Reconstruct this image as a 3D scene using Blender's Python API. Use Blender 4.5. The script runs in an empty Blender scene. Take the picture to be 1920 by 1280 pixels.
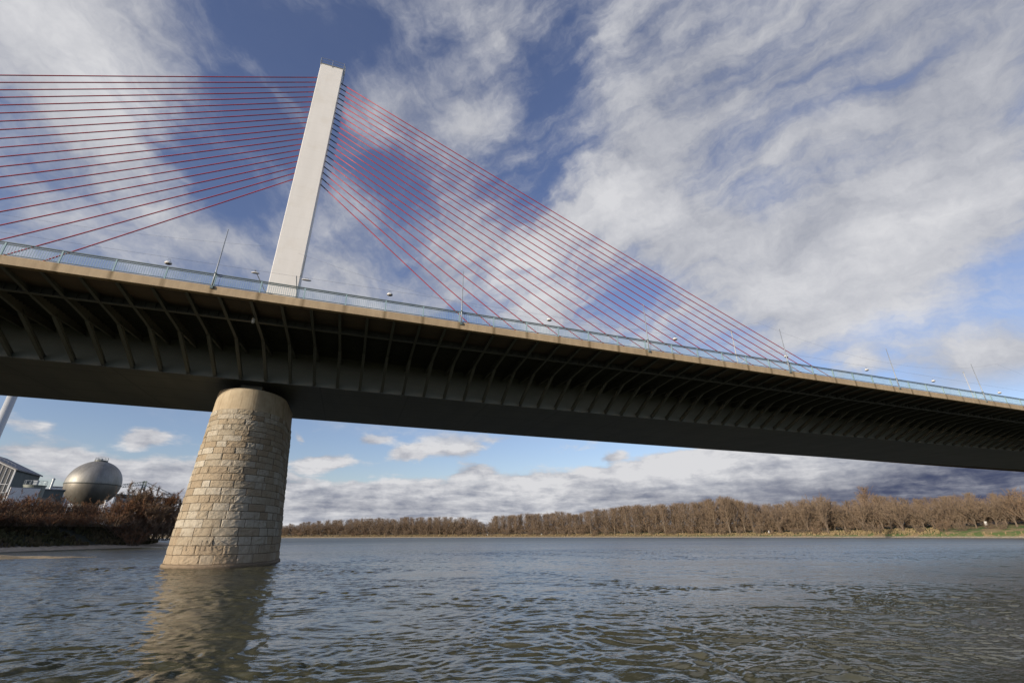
import bpy, bmesh, math, random
import numpy as np
from mathutils import Vector, Matrix, Euler
random.seed(7); np.random.seed(7)
S = bpy.context.scene
COL = S.collection
PI = math.pi

# ---------------------------------------------------------------- helpers
class MB:
    """collects vertices and faces, builds one mesh"""
    def __init__(s): s.v = []; s.f = []; s.tone = []
    def quad_strip(s, rings, closed=True, caps=True):
        b = len(s.v); n = len(rings[0])
        for r in rings: s.v += [tuple(p) for p in r]
        for i in range(len(rings)-1):
            for j in range(n if closed else n-1):
                k = (j+1) % n
                s.f.append((b+i*n+j, b+i*n+k, b+(i+1)*n+k, b+(i+1)*n+j))
        if caps and closed:
            s.f.append(tuple(b+j for j in range(n-1, -1, -1)))
            s.f.append(tuple(b+(len(rings)-1)*n+j for j in range(n)))
    def box(s, a, b):
        (x0, y0, z0), (x1, y1, z1) = a, b
        s.quad_strip([[(x0,y0,z0),(x1,y0,z0),(x1,y1,z0),(x0,y1,z0)],[(x0,y0,z1),(x1,y0,z1),(x1,y1,z1),(x0,y1,z1)]])
    def tube(s, pts, rad, n=8, caps=True):
        pts = [Vector(p) for p in pts]
        if not hasattr(rad, '__len__'): rad = [rad]*len(pts)
        rings = []
        for i, p in enumerate(pts):
            d = (pts[min(i+1, len(pts)-1)]-pts[max(i-1, 0)]).normalized()
            u = d.cross(Vector((0,0,1)) if abs(d.z) < .95 else Vector((1,0,0))).normalized(); w = d.cross(u)
            rings.append([p+(u*math.cos(2*PI*k/n)+w*math.sin(2*PI*k/n))*rad[i] for k in range(n)])
        s.quad_strip(rings, True, caps)
    def lathe(s, prof, c=(0,0,0), n=24, sx=1, sy=1):
        rings = [[(c[0]+r*sx*math.cos(2*PI*k/n), c[1]+r*sy*math.sin(2*PI*k/n), c[2]+z) for k in range(n)] for r, z in prof]
        s.quad_strip(rings, True, True)
    def bar(s, a, b, w, h):
        a = Vector(a); b = Vector(b); d = (b-a).normalized()
        u = d.cross(Vector((0,0,1)) if abs(d.z) < .95 else Vector((0,1,0))).normalized(); v = u.cross(d)
        q = [(-1,-1),(1,-1),(1,1),(-1,1)]
        s.quad_strip([[p+u*(w/2*x)+v*(h/2*y) for x, y in q] for p in (a, b)])
    def build(s, name, mat, parent=None, smooth=False):
        m = bpy.data.meshes.new(name); m.from_pydata(s.v, [], s.f); m.update()
        if smooth: m.polygons.foreach_set('use_smooth', [True]*len(m.polygons))
        if s.tone:
            a = m.attributes.new('tone', 'FLOAT', 'FACE'); a.data.foreach_set('value', s.tone)
        m.materials.append(mat)
        o = bpy.data.objects.new(name, m); COL.objects.link(o)
        if parent: o.parent = parent
        return o
def fix_normals(o):
    bm = bmesh.new(); bm.from_mesh(o.data); bmesh.ops.recalc_face_normals(bm, faces=bm.faces); bm.to_mesh(o.data); bm.free(); return o
def tag(o, label=None, cat=None, group=None, kind=None):
    if label: o['label'] = label
    if cat: o['category'] = cat
    if group: o['group'] = group
    if kind: o['kind'] = kind
    return o
def empty(name, loc, rz=0):
    o = bpy.data.objects.new(name, None); o.location = loc; o.rotation_euler = (0,0,rz); COL.objects.link(o); return o
def copy_tree(o, parent=None):
    c = o.copy(); COL.objects.link(c); c.parent = parent
    for ch in [x for x in bpy.data.objects if x.parent == o]: copy_tree(ch, c)
    return c
def prop(o, loc=None, sc=None, rz=None):
    if loc is not None: o.location = loc
    if sc is not None: o.scale = sc
    if rz is not None: o.rotation_euler = (0,0,rz)
    return o

# ---------------------------------------------------------------- node helper
class NT:
    def __init__(s, tree): s.t = tree; s.n = tree.nodes; s.l = tree.links
    def node(s, kind, props=None, **ins):
        n = s.n.new(kind)
        for k, v in (props or {}).items(): setattr(n, k, v)
        for k, v in ins.items():
            key = int(k[1:]) if k[0] == 'i' and k[1:].isdigit() else k.replace('_', ' ')
            s.set(n.inputs[key], v)
        return n
    def set(s, sock, v):
        if isinstance(v, bpy.types.NodeSocket): s.l.new(v, sock)
        elif isinstance(v, bpy.types.Node): s.l.new(v.outputs[0], sock)
        else:
            if hasattr(sock.default_value, '__len__') and len(sock.default_value) == 4 and len(v) == 3: v = (*v, 1)
            sock.default_value = v
    def math(s, op, a, b=0.0, c=None, clamp=False):
        n = s.n.new('ShaderNodeMath'); n.operation = op; n.use_clamp = clamp
        s.set(n.inputs[0], a); s.set(n.inputs[1], b)
        if c is not None: s.set(n.inputs[2], c)
        return n.outputs[0]
    def noise(s, vec, scale, detail=4, rough=.55, dist=0, **k):
        n = s.n.new('ShaderNodeTexNoise'); s.l.new(vec, n.inputs['Vector'])
        n.inputs['Scale'].default_value = scale; n.inputs['Detail'].default_value = detail
        n.inputs['Roughness'].default_value = rough; n.inputs['Distortion'].default_value = dist
        return n
    def ramp(s, x, lo, hi, a=0.0, b=1.0, smooth=True):
        n = s.n.new('ShaderNodeMapRange'); n.interpolation_type = 'SMOOTHSTEP' if smooth else 'LINEAR'
        s.set(n.inputs['Value'], x)
        for k, v in (('From Min', lo), ('From Max', hi), ('To Min', a), ('To Max', b)): s.set(n.inputs[k], v)
        return n.outputs['Result']
    def mix(s, f, a, b, mode='MIX'):
        n = s.n.new('ShaderNodeMix'); n.data_type = 'RGBA'; n.blend_type = mode
        s.set(n.inputs[0], f); s.set(n.inputs[6], a); s.set(n.inputs[7], b)
        return n.outputs[2]
    def mapping(s, vec, loc=(0,0,0), rot=(0,0,0), scale=(1,1,1), kind='POINT'):
        n = s.n.new('ShaderNodeMapping'); n.vector_type = kind
        s.l.new(vec, n.inputs[0]); n.inputs[1].default_value = loc; n.inputs[2].default_value = rot; n.inputs[3].default_value = scale
        return n.outputs[0]

def material(name, base, rough=.6, metal=0, spec=.5):
    m = bpy.data.materials.new(name); m.use_nodes = True
    nt = NT(m.node_tree); b = m.node_tree.nodes['Principled BSDF']
    b.inputs['Base Color'].default_value = (*base, 1); b.inputs['Roughness'].default_value = rough
    b.inputs['Metallic'].default_value = metal; b.inputs['Specular IOR Level'].default_value = spec
    return m, nt, b
def coords(nt, which='Object'):
    return nt.n.new('ShaderNodeTexCoord').outputs[which]
def position(nt):
    return nt.n.new('ShaderNodeNewGeometry').outputs['Position']
def mottled(name, base, base2, scale=1.0, rough=.6, bump=0.0, bscale=20, stretch=(1,1,1), detail=5, metal=0, spec=.5):
    m, nt, b = material(name, base, rough, metal, spec)
    c = nt.mapping(position(nt), scale=stretch)
    n = nt.noise(c, scale, detail, .6)
    nt.set(b.inputs['Base Color'], nt.mix(nt.ramp(n.outputs[0], .35, .65), base, base2))
    if bump:
        n2 = nt.noise(position(nt), bscale, 4)
        bp = nt.node('ShaderNodeBump', Height=n2.outputs[0], Strength=1.0, Distance=bump)
        nt.l.new(bp.outputs[0], b.inputs['Normal'])
    return m

# ---------------------------------------------------------------- light: sun, sky and cloud cover
SUN_AZ, SUN_EL = math.radians(-116), math.radians(9.3)
sd = Vector((math.sin(SUN_AZ)*math.cos(SUN_EL), math.cos(SUN_AZ)*math.cos(SUN_EL), math.sin(SUN_EL)))
sl = bpy.data.lights.new('sun', 'SUN'); sl.energy = 5.0; sl.angle = math.radians(.53); sl.color = (1, .89, .74)
so = bpy.data.objects.new('sun', sl); COL.objects.link(so); so.rotation_euler = (-sd).to_track_quat('-Z', 'Y').to_euler(); so.location = sd*200
W = bpy.data.worlds.new('World'); S.world = W; W.use_nodes = True
nt = NT(W.node_tree); nt.n.clear()
sky = nt.node('ShaderNodeTexSky', dict(sky_type='NISHITA', sun_disc=False, sun_elevation=SUN_EL, sun_rotation=SUN_AZ, altitude=60, air_density=1.0, dust_density=.6, ozone_density=2.0))
D = nt.n.new('ShaderNodeTexCoord').outputs['Generated']
sx = nt.n.new('ShaderNodeSeparateXYZ'); nt.l.new(D, sx.inputs[0]); dz = sx.outputs[2]
# turbulence that frays every cloud edge
w1 = nt.noise(D, 5.0, 5, .6); w2 = nt.noise(D, 22.0, 3, .6)
def warped(k1, k2):
    a = nt.node('ShaderNodeVectorMath', dict(operation='SUBTRACT'), i0=w1.outputs[1], i1=(.5,.5,.5)).outputs[0]
    a = nt.node('ShaderNodeVectorMath', dict(operation='SCALE'), i0=a, Scale=k1).outputs[0]
    c = nt.node('ShaderNodeVectorMath', dict(operation='SUBTRACT'), i0=w2.outputs[1], i1=(.5,.5,.5)).outputs[0]
    c = nt.node('ShaderNodeVectorMath', dict(operation='SCALE'), i0=c, Scale=k2).outputs[0]
    a = nt.node('ShaderNodeVectorMath', dict(operation='ADD'), i0=a, i1=c).outputs[0]
    return nt.node('ShaderNodeVectorMath', dict(operation='ADD'), i0=D, i1=a).outputs[0]
DW = warped(.11, .022); DL = warped(.03, .016)
LASTACC = [None]
def blobs(vec, table, start):
    acc = start
    for k, (cx, cy, cz, rx, ry, rz, L1, L2, amp) in enumerate(table):
        if k % 5 == 0:            # chained so that only a few values are alive at once
            p = acc if k else LASTACC[0]
            v = vec if p is None else nt.node('ShaderNodeVectorMath', dict(operation='MULTIPLY_ADD'), i0=p, i1=(1e-9,1e-9,1e-9), i2=vec).outputs[0]
        m = nt.mapping(v, (cx, cy, cz), (rx, ry, rz), (L1, L2, .5), 'TEXTURE')
        ln = nt.node('ShaderNodeVectorMath', dict(operation='LENGTH'), i0=m).outputs['Value']
        acc = nt.math('ADD', acc, nt.ramp(ln, 0.0, 1.7, amp, 0.0))
    LASTACC[0] = acc
    return acc
CLOUD_GREY, CLOUD_WHITE, CLOUD_STORM = (.29,.31,.375), (.70,.70,.72), (.058,.072,.135)
SKY_LOW, SKY_HIGH = (1.85,1.66,1.9), (1.75,1.5,1.85)
CLOUD_BLOBS = [
  (-0.4662, 0.6054, 0.6451, -0.8687, -0.0455, 0.6177, 0.1477, 0.1135, 0.8),
  (-0.3469, 0.6008, 0.7202, -0.6425, -0.4519, -0.0046, 0.0923, 0.0802, 0.45),
  (-0.389, 0.7422, 0.5457, -0.9151, 0.4623, 0.8132, 0.2524, 0.0675, 0.5),
  (-0.5014, 0.7554, 0.4219, -1.1239, -0.2182, 0.4827, 0.125, 0.1034, 0.45),
  (0.083, 0.507, 0.8579, -0.5393, 0.0185, -0.1315, 0.1851, 0.0551, 0.5),
  (0.0271, 0.6582, 0.7524, -0.7157, 0.0768, 0.0469, 0.1369, 0.0871, 0.5),
  (0.1846, 0.6096, 0.7709, -0.5095, -0.4884, -0.9926, 0.1175, 0.0896, 0.55),
  (0.1334, 0.7844, 0.6058, -0.9043, 0.2011, -0.0127, 0.0776, 0.1888, 0.45),
  (0.3169, 0.7957, 0.5162, -1.024, -0.1208, -0.4523, 0.1738, 0.127, 0.75),
  (0.486, 0.6232, 0.6127, -0.8999, 0.1702, -0.5287, 0.1467, 0.0998, 0.8),
  (0.3897, 0.4742, 0.7895, -0.6117, 0.2679, -0.327, 0.1365, 0.1843, 0.5),
  (0.5929, 0.363, 0.7188, -0.7673, 0.0522, -0.9674, 0.3483, 0.2039, 0.55),
  (0.7355, 0.355, 0.5771, -0.9549, -0.045, -1.1529, 0.3036, 0.0707, 0.4),
  (0.7065, 0.5283, 0.4709, -1.0777, 0.1034, -0.8733, 0.2044, 0.1101, 0.7),
  (0.807, 0.3739, 0.4572, -1.0939, -0.0904, -1.1835, 0.1945, 0.0954, 0.7),
  (0.7777, 0.5075, 0.371, -1.1876, -0.1253, -1.043, 0.1501, 0.0853, 0.55),
  (0.8543, 0.3949, 0.3379, -1.226, 0.0135, -1.1329, 0.1312, 0.0289, 0.6),
  (0.8955, 0.3727, 0.2432, -1.3176, -0.2429, -1.2386, 0.1128, 0.0535, 0.75),
  (0.7643, 0.5484, 0.3393, -1.2201, -0.1582, -1.0059, 0.075, 0.0386, 0.45),
  (0.8134, 0.5172, 0.2664, -1.295, 0.209, -0.9458, 0.0332, 0.0261, 0.8),
  (0.5992, 0.6065, 0.5226, -0.9279, 0.5121, -0.4275, 0.1326, 0.0921, 0.5),
  (-0.0909, 0.8436, 0.5292, -1.0127, 0.0375, 0.1308, 0.0896, 0.1612, 0.4),
  (-0.26, 0.8437, 0.4696, -1.0599, -0.2824, 0.144, 0.1537, 0.0688, 0.35),
  (0.4603, 0.7895, 0.406, -1.1394, 0.2415, -0.4182, 0.1701, 0.0808, 0.45),
  (-0.0079, 0.8894, 0.457, -1.0914, -0.1359, -0.0614, 0.1719, 0.0781, 0.35),
  (-0.213, 0.5939, 0.7758, -0.5289, -0.4541, -0.2995, 0.0521, 0.1219, 0.2),
  (0.7516, 0.1787, 0.635, -0.8523, 0.2669, -1.1106, 0.1424, 0.1014, 0.5),
  (0.8289, 0.2674, 0.4913, -1.0553, 0.0807, -1.2131, 0.1045, 0.1101, 0.55),
  (-0.1947, 0.6608, 0.7249, -0.5951, -0.5046, -0.3336, 0.0277, 0.1424, 0.22),
  (-0.2876, 0.6928, 0.6613, -0.5505, -0.6827, -0.4057, 0.116, 0.1425, -0.5),
  (-0.1744, 0.7105, 0.6817, -0.7787, -0.2918, -0.043, 0.0816, 0.1366, -0.25),
  (0.2905, 0.5946, 0.7497, -0.7206, 0.067, -0.3784, 0.126, 0.1242, -0.55),
  (-0.0471, 0.7533, 0.656, -0.835, 0.2133, 0.2518, 0.1163, 0.0525, -0.3),
  (0.1704, 0.711, 0.6822, -0.8192, -0.0418, -0.2743, 0.066, 0.0624, -0.4),
  (0.6383, 0.5066, 0.5796, -0.8771, 0.4361, -0.5622, 0.1108, 0.0475, -0.35),
  (0.8252, 0.4615, 0.3257, -1.239, 0.0209, -1.0537, 0.1265, 0.0288, -0.55),
  (-0.2433, 0.5965, 0.7648, -0.6139, -0.3606, -0.0768, 0.0721, 0.0912, -0.35),
  (0.2556, 0.4808, 0.8388, -0.5712, 0.0768, -0.3697, 0.0674, 0.1127, -0.5),
  (0.8712, 0.3243, 0.3686, -1.1924, -0.0676, -1.2413, 0.0779, 0.0357, -0.5),
  (0.0339, 0.7419, 0.6696, -0.8079, 0.2494, 0.186, 0.0916, 0.0745, -0.3),
  (-0.1072, 0.5801, 0.8075, -0.5886, -0.2419, -0.1619, 0.1429, 0.0787, -0.4),
  (0.7813, 0.5593, 0.2772, -1.2844, 0.194, -0.8928, 0.0479, 0.0291, -0.5),
  (0.5079, 0.7278, 0.4607, -1.0569, -0.3562, -0.8036, 0.0982, 0.0339, -0.4),
]
LOW_BLOBS = [
  (0.028, 0.9837, 0.1778, -1.3903, -0.1375, -0.0534, 0.0358, 0.013, 0.75),
  (0.1001, 0.9826, 0.1562, -1.4139, -0.0313, -0.1065, 0.0414, 0.0173, 0.9),
  (0.1917, 0.9658, 0.1748, -1.3951, -0.0186, -0.1992, 0.07, 0.0265, 0.85),
  (-0.0584, 0.9893, 0.1341, -1.4362, -0.0497, 0.0522, 0.0473, 0.0164, 0.75),
  (0.5027, 0.8512, 0.1509, -1.4192, -0.0498, -0.541, 0.0262, 0.0107, 0.75),
  (0.239, 0.9626, 0.1276, -1.4428, -0.0067, -0.2443, 0.045, 0.0152, 0.7),
  (-0.345, 0.9262, 0.1519, -1.4173, -0.1164, 0.3386, 0.0298, 0.016, 0.9),
  (-0.4406, 0.8901, 0.1168, -1.4534, 0.0716, 0.4681, 0.079, 0.0188, 0.6),
  (-0.4684, 0.8704, 0.1518, -1.4162, 0.168, 0.5198, 0.0539, 0.0137, 0.4),
  (0.29, 0.9377, 0.1912, -1.3785, -0.001, -0.3001, 0.046, 0.009, 0.4),
  (-0.3125, 0.9455, 0.0916, -1.479, 0.0178, 0.3209, 0.163, 0.0312, 0.6),
  (-0.018, 0.9982, 0.0566, -1.5142, -0.0164, 0.0171, 0.2565, 0.0394, 0.85),
  (0.3583, 0.931, 0.069, -1.5017, -0.0264, -0.3692, 0.4434, 0.0397, 0.85),
  (0.6337, 0.7667, 0.103, -1.4676, -0.01, -0.6917, 0.2264, 0.0382, 0.8),
  (0.8489, 0.5232, 0.0755, -1.4948, 0.1107, -1.01, 0.2358, 0.0506, 0.95),
  (-0.1132, 0.9777, 0.1771, -1.3536, 0.6065, 0.2404, 0.0164, 0.0085, 0.5),
  (0.89, 0.4551, 0.0285, -1.5422, 0.0327, -1.0972, 0.2234, 0.038, 0.8),
  (-0.1879, 0.9785, 0.0851, -1.4855, -0.0438, 0.186, 0.1371, 0.0376, 0.5),
  (-0.3707, 0.9269, 0.0591, -1.5116, -0.0455, 0.3778, 0.1305, 0.0329, 0.4),
  (0.5952, 0.7925, 0.1326, -1.4376, -0.0573, -0.6518, 0.1237, 0.0269, 0.55),
  (0.7181, 0.6831, 0.1327, -1.4376, 0.0171, -0.8081, 0.1075, 0.0293, 0.6),
  (0.4396, 0.8911, 0.1123, -1.4583, 0.0186, -0.4562, 0.1326, 0.0192, 0.4),
  (0.2837, 0.9536, 0.101, -1.4696, 0, -0.2892, 0.2243, 0.0171, 0.3),
]
DARK_BLOBS = [
  (0.8605, 0.5068, 0.0524, -1.5183, 0.05, -1.0359, 0.2335, 0.0406, 1),
  (0.9168, 0.3921, 0.0755, -1.4949, 0.0895, -1.1599, 0.1498, 0.0517, 0.7),
  (0.6524, 0.756, 0.0531, -1.5174, 0.097, -0.7068, 0.2057, 0.0176, 0.5),
  (-0.0075, 0.9986, 0.0518, -1.5189, -0.0141, 0.0068, 0.2777, 0.0138, 0.25),
]
WHITE_BLOBS = [
  (-0.4527, 0.6215, 0.6394, -0.8768, -0.0252, 0.6085, 0.1033, 0.0698, 0.5),
  (0.3287, 0.7943, 0.5109, -1.0343, 0.0332, -0.3726, 0.1392, 0.1039, 0.45),
  (0.4888, 0.6291, 0.6045, -0.9108, 0.1685, -0.5312, 0.1156, 0.074, 0.45),
  (0.7028, 0.5387, 0.4647, -1.0675, 0.2713, -0.7703, 0.1309, 0.07, 0.35),
  (0.7943, 0.4107, 0.4477, -1.1022, -0.133, -1.1607, 0.1944, 0.0447, 0.4),
  (0.855, 0.3966, 0.3341, -1.2301, 0.0095, -1.1331, 0.1251, 0.0238, 0.35),
  (0.6351, 0.76, 0.1382, -1.4322, -0.0141, -0.6981, 0.2383, 0.0409, 0.3),
  (0.1049, 0.9811, 0.1628, -1.4072, -0.0319, -0.1117, 0.0656, 0.0282, 0.35),
  (-0.3453, 0.9258, 0.1536, -1.4155, -0.1178, 0.3386, 0.0355, 0.0195, 0.35),
  (0.8134, 0.5172, 0.2664, -1.295, 0.209, -0.9458, 0.0295, 0.0261, 0.4),
  (0.7822, 0.5188, 0.3449, -1.2147, -0.1458, -1.0391, 0.1195, 0.0378, 0.3),
  (0.6158, 0.3321, 0.7145, -0.7717, 0.0785, -0.9957, 0.2874, 0.1467, -0.25),
  (0.741, 0.4794, 0.4702, -1.0528, 0.3184, -0.82, 0.0561, 0.0476, -0.4),
  (0.3574, 0.9252, 0.1275, -1.443, 0.0092, -0.3675, 0.3385, 0.0325, 0.1),
  (0.6574, 0.7415, 0.1344, -1.436, -0.0118, -0.727, 0.1455, 0.0263, 0.45),
  (0.1004, 0.99, 0.0992, -1.4714, -0.0188, -0.103, 0.257, 0.0167, 0.3),
  (0.4396, 0.8907, 0.1155, -1.455, -0.0312, -0.4621, 0.1551, 0.0149, 0.3),
  (0.8169, 0.4888, 0.306, -1.2496, 0.2479, -0.9501, 0.0433, 0.0369, 0.2),
  (-0.0487, 0.9896, 0.1356, -1.4347, -0.0487, 0.0425, 0.0437, 0.0123, 0.3),
  (0.1913, 0.965, 0.1791, -1.3907, -0.0192, -0.1992, 0.0678, 0.0199, 0.3),
]

# high cloud sheet, streaks spreading from low in the middle
a1 = nt.noise(nt.mapping(DW, rot=(-0.8773, -0.015, -1.0463), scale=(.95,.21,.28), kind='TEXTURE'), 1.9, 8, .58).outputs[0]
a2 = nt.noise(nt.mapping(DW, rot=(-0.9172, 0.3336, 0.7151), scale=(.75,.24,.3), kind='TEXTURE'), 2.0, 8, .58).outputs[0]
side = nt.ramp(sx.outputs[0], -.15, .3)
thin = nt.noise(nt.mapping(DW, rot=(-0.8772, 0.0184, -1.0185), scale=(.8,.075,.10), kind='TEXTURE'), 1.7, 7, .6).outputs[0]
a1 = nt.math('ADD', nt.math('MULTIPLY', a1, .62), nt.math('MULTIPLY', thin, .38))
a1 = nt.math('ADD', nt.math('MULTIPLY', nt.math('SUBTRACT', a1, .5), 1.35), .5)
fb = nt.math('ADD', nt.math('MULTIPLY', a1, side), nt.math('MULTIPLY', a2, nt.math('SUBTRACT', 1.0, side)))
fine = nt.noise(DW, 16, 6, .65).outputs[0]
mid = nt.noise(nt.mapping(DW, scale=(1,1,1.3)), 6.5, 8, .64).outputs[0]
hi = nt.math('MULTIPLY', blobs(DW, CLOUD_BLOBS, .19), .9)
hi = nt.math('ADD', hi, nt.math('MULTIPLY', nt.math('SUBTRACT', fb, .5), 2.3))
hi = nt.math('ADD', hi, nt.math('MULTIPLY', nt.math('SUBTRACT', mid, .5), .85))
hi = nt.math('ADD', hi, nt.math('MULTIPLY', nt.math('SUBTRACT', fine, .5), .32))
hi_a = nt.ramp(hi, -.1, 1.0, 0.03, .97)
# low rolls of cumulus near the horizon
sL = nt.n.new('ShaderNodeSeparateXYZ'); nt.l.new(warped(.012, .006), sL.inputs[0])
zc = nt.math('ADD', nt.math('MAXIMUM', sL.outputs[2], 0.0), .10)
cv = nt.n.new('ShaderNodeCombineXYZ'); nt.l.new(nt.math('DIVIDE', sL.outputs[0], zc), cv.inputs[0]); nt.l.new(nt.math('DIVIDE', sL.outputs[1], zc), cv.inputs[1]); nt.l.new(nt.math('MULTIPLY', sL.outputs[2], 3.0), cv.inputs[2])
rolls = nt.noise(cv.outputs[0], 1.5, 7, .6).outputs[0]
rolls2 = nt.noise(nt.mapping(cv.outputs[0], loc=(.11,.20,.10)), 1.5, 7, .6).outputs[0]
puffs = nt.noise(nt.mapping(DL, scale=(1, 1, 2.2)), 20.0, 6, .6).outputs[0]
lo = blobs(DL, LOW_BLOBS, .05)
lo = nt.math('ADD', lo, nt.math('MULTIPLY', nt.math('SUBTRACT', rolls, .5), 1.7))
lo = nt.math('ADD', lo, nt.math('MULTIPLY', nt.math('SUBTRACT', puffs, .5), .7))
lo = nt.math('ADD', lo, nt.ramp(dz, .02, .07, .7, 0.0))
lo_a = nt.ramp(lo, .18, .62)
low_zone = nt.ramp(dz, .17, .24, 1.0, 0.0)
# cover behind and beside the visible part stays broken cloud
alpha = nt.math('ADD', nt.math('MULTIPLY', lo_a, low_zone), nt.math('MULTIPLY', hi_a, nt.math('SUBTRACT', 1.0, low_zone)), clamp=True)
# how bright each bit of cloud is
wb = blobs(DW, WHITE_BLOBS, 0.0)
shade_hi = nt.math('ADD', nt.math('ADD', nt.math('MULTIPLY', nt.math('SUBTRACT', fine, .5), .55), nt.math('MULTIPLY', nt.math('SUBTRACT', fb, .5), 1.2)), nt.math('ADD', nt.math('MULTIPLY', nt.math('SUBTRACT', mid, .47), 1.3), nt.math('ADD', wb, .40)))
shade_lo = nt.math('ADD', nt.math('MULTIPLY', nt.math('SUBTRACT', rolls, rolls2), 1.3), nt.math('MULTIPLY', nt.math('SUBTRACT', rolls, .5), 1.2))
shade_lo = nt.math('ADD', shade_lo, nt.math('ADD', nt.math('MULTIPLY', nt.math('SUBTRACT', puffs, .5), 1.9), nt.math('ADD', wb, .47)))
shade = nt.math('ADD', nt.math('MULTIPLY', shade_lo, low_zone), nt.math('MULTIPLY', shade_hi, nt.math('SUBTRACT', 1.0, low_zone)), clamp=True)
K = 1/.1
cloud = nt.mix(shade, tuple(K*c for c in CLOUD_GREY), tuple(K*c for c in CLOUD_WHITE))
dark = nt.math('MULTIPLY', nt.math('MINIMUM', blobs(DL, DARK_BLOBS, 0.0), 1.0), nt.ramp(nt.math('ADD', shade, 0), .0, 1.3, 1.0, .62))
cloud = nt.mix(dark, cloud, tuple(K*c for c in CLOUD_STORM))
# clear sky between: deeper overhead, paler low down
tint = nt.mix(nt.ramp(dz, .05, .62, smooth=False), SKY_LOW, SKY_HIGH)
blue = nt.mix(1.0, sky.outputs[0], tint, 'MULTIPLY')
col = nt.mix(alpha, blue, cloud)
bg = nt.node('ShaderNodeBackground', Color=col, Strength=.1)
out = nt.n.new('ShaderNodeOutputWorld'); nt.l.new(bg.outputs[0], out.inputs[0])
W.cycles.sampling_method = 'MANUAL'; W.cycles.sample_map_resolution = 512

# ---------------------------------------------------------------- camera: on a boat 2.2 m above the river
cam = bpy.data.cameras.new('camera'); co = bpy.data.objects.new('camera', cam); COL.objects.link(co); S.camera = co
cam.sensor_width = 36; cam.lens = 36*850.7/1920; cam.clip_end = 9000; cam.clip_start = .1
pt, yw, rl = math.radians(23.09), math.radians(18.57), math.radians(-.25)
fw = Vector((math.sin(yw)*math.cos(pt), math.cos(yw)*math.cos(pt), math.sin(pt)))
r0 = Vector((math.cos(yw), -math.sin(yw), 0)); u0 = r0.cross(fw)
rr = r0*math.cos(rl)+u0*math.sin(rl); uu = -r0*math.sin(rl)+u0*math.cos(rl)
co.matrix_world = Matrix(((rr.x,uu.x,-fw.x,0),(rr.y,uu.y,-fw.y,0),(rr.z,uu.z,-fw.z,2.2),(0,0,0,1)))

# ---------------------------------------------------------------- materials
def mat_concrete_edge():
    m, nt, b = material('edge_concrete', (.4,.27,.14), .85)
    P = position(nt); sp = nt.node('ShaderNodeSeparateXYZ', i0=P)
    fr = nt.math('FRACT', nt.math('ADD', nt.math('DIVIDE', sp.outputs[0], 3.0), 100+20.3/3+.5))
    joint = nt.math('ABSOLUTE', nt.math('SUBTRACT', fr, .5))
    n1 = nt.noise(nt.mapping(P, scale=(.9,1,.25)), 2.2, 6, .65).outputs[0]
    n2 = nt.noise(P, .35, 3).outputs[0]
    st = nt.math('MULTIPLY', nt.ramp(joint, .0, .085, 1.0, 0.0), nt.ramp(n1, .3, .6, .35, .95))
    c = nt.mix(nt.ramp(n1, .3, .7), (.35,.268,.168), (.45,.348,.22))
    c = nt.mix(nt.ramp(n2, .4, .7, 0, .35), c, (.27,.19,.11))
    c = nt.mix(st, c, (.16,.115,.06))
    nt.set(b.inputs['Base Color'], c)
    return m
M = {}
M['edge'] = mat_concrete_edge()
M['steel'] = mottled('girder_paint', (.085,.092,.080), (.112,.12,.104), .25, .55, stretch=(1,1,.6))
def mat_box():
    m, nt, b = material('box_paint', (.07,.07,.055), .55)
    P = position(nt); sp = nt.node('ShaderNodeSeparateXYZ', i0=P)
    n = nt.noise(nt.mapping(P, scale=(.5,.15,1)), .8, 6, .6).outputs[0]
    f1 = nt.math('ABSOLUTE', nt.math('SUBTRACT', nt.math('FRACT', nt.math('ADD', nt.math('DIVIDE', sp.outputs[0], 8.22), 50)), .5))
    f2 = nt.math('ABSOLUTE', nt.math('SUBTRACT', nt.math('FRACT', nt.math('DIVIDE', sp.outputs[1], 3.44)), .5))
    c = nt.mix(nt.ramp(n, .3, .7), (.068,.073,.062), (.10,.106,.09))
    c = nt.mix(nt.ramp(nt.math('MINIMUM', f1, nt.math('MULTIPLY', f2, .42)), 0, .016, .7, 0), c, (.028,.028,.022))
    nt.set(b.inputs['Base Color'], c)
    return m
M['box'] = mat_box()
M['web'] = mottled('web_paint', (.19,.205,.18), (.235,.245,.215), .3, .5, stretch=(.5,1,1.5))
M['soffit'] = mottled('deck_soffit', (.078,.066,.055), (.135,.102,.078), .3, .85, stretch=(.6,1,1))
M['pylon'] = None
def mat_pylon():
    m, nt, b = material('pylon_paint', (.72,.68,.6), .5)
    P = position(nt); sp = nt.node('ShaderNodeSeparateXYZ', i0=P)
    n = nt.noise(nt.mapping(P, scale=(.9,.9,.16)), 1.0, 5, .6).outputs[0]
    n2 = nt.noise(P, .5, 4).outputs[0]
    f = nt.math('ABSOLUTE', nt.math('SUBTRACT', nt.math('FRACT', nt.math('DIVIDE', sp.outputs[2], 1.55)), .5))
    c = nt.mix(nt.ramp(n, .3, .7), (.70,.685,.645), (.74,.725,.685))
    c = nt.mix(nt.ramp(n2, .5, .75, 0, .3), c, (.6,.56,.48))
    c = nt.mix(nt.ramp(f, 0, .025, .16, 0), c, (.4,.38,.33))
    nt.set(b.inputs['Base Color'], c)
    return m
M['pylon'] = mat_pylon()
M['cable'] = mottled('red_cable_sheath', (.42,.034,.050), (.32,.026,.040), .6, .45)
M['sleeve'] = mottled('black_sleeve', (.02,.02,.024), (.03,.03,.034), 3, .5)
M['rail'] = mottled('teal_rail_paint', (.30,.43,.46), (.24,.36,.39), .8, .5)
M['railtop'] = mottled('grey_rail_paint', (.10,.14,.14), (.14,.18,.18), .8, .5)
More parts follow.
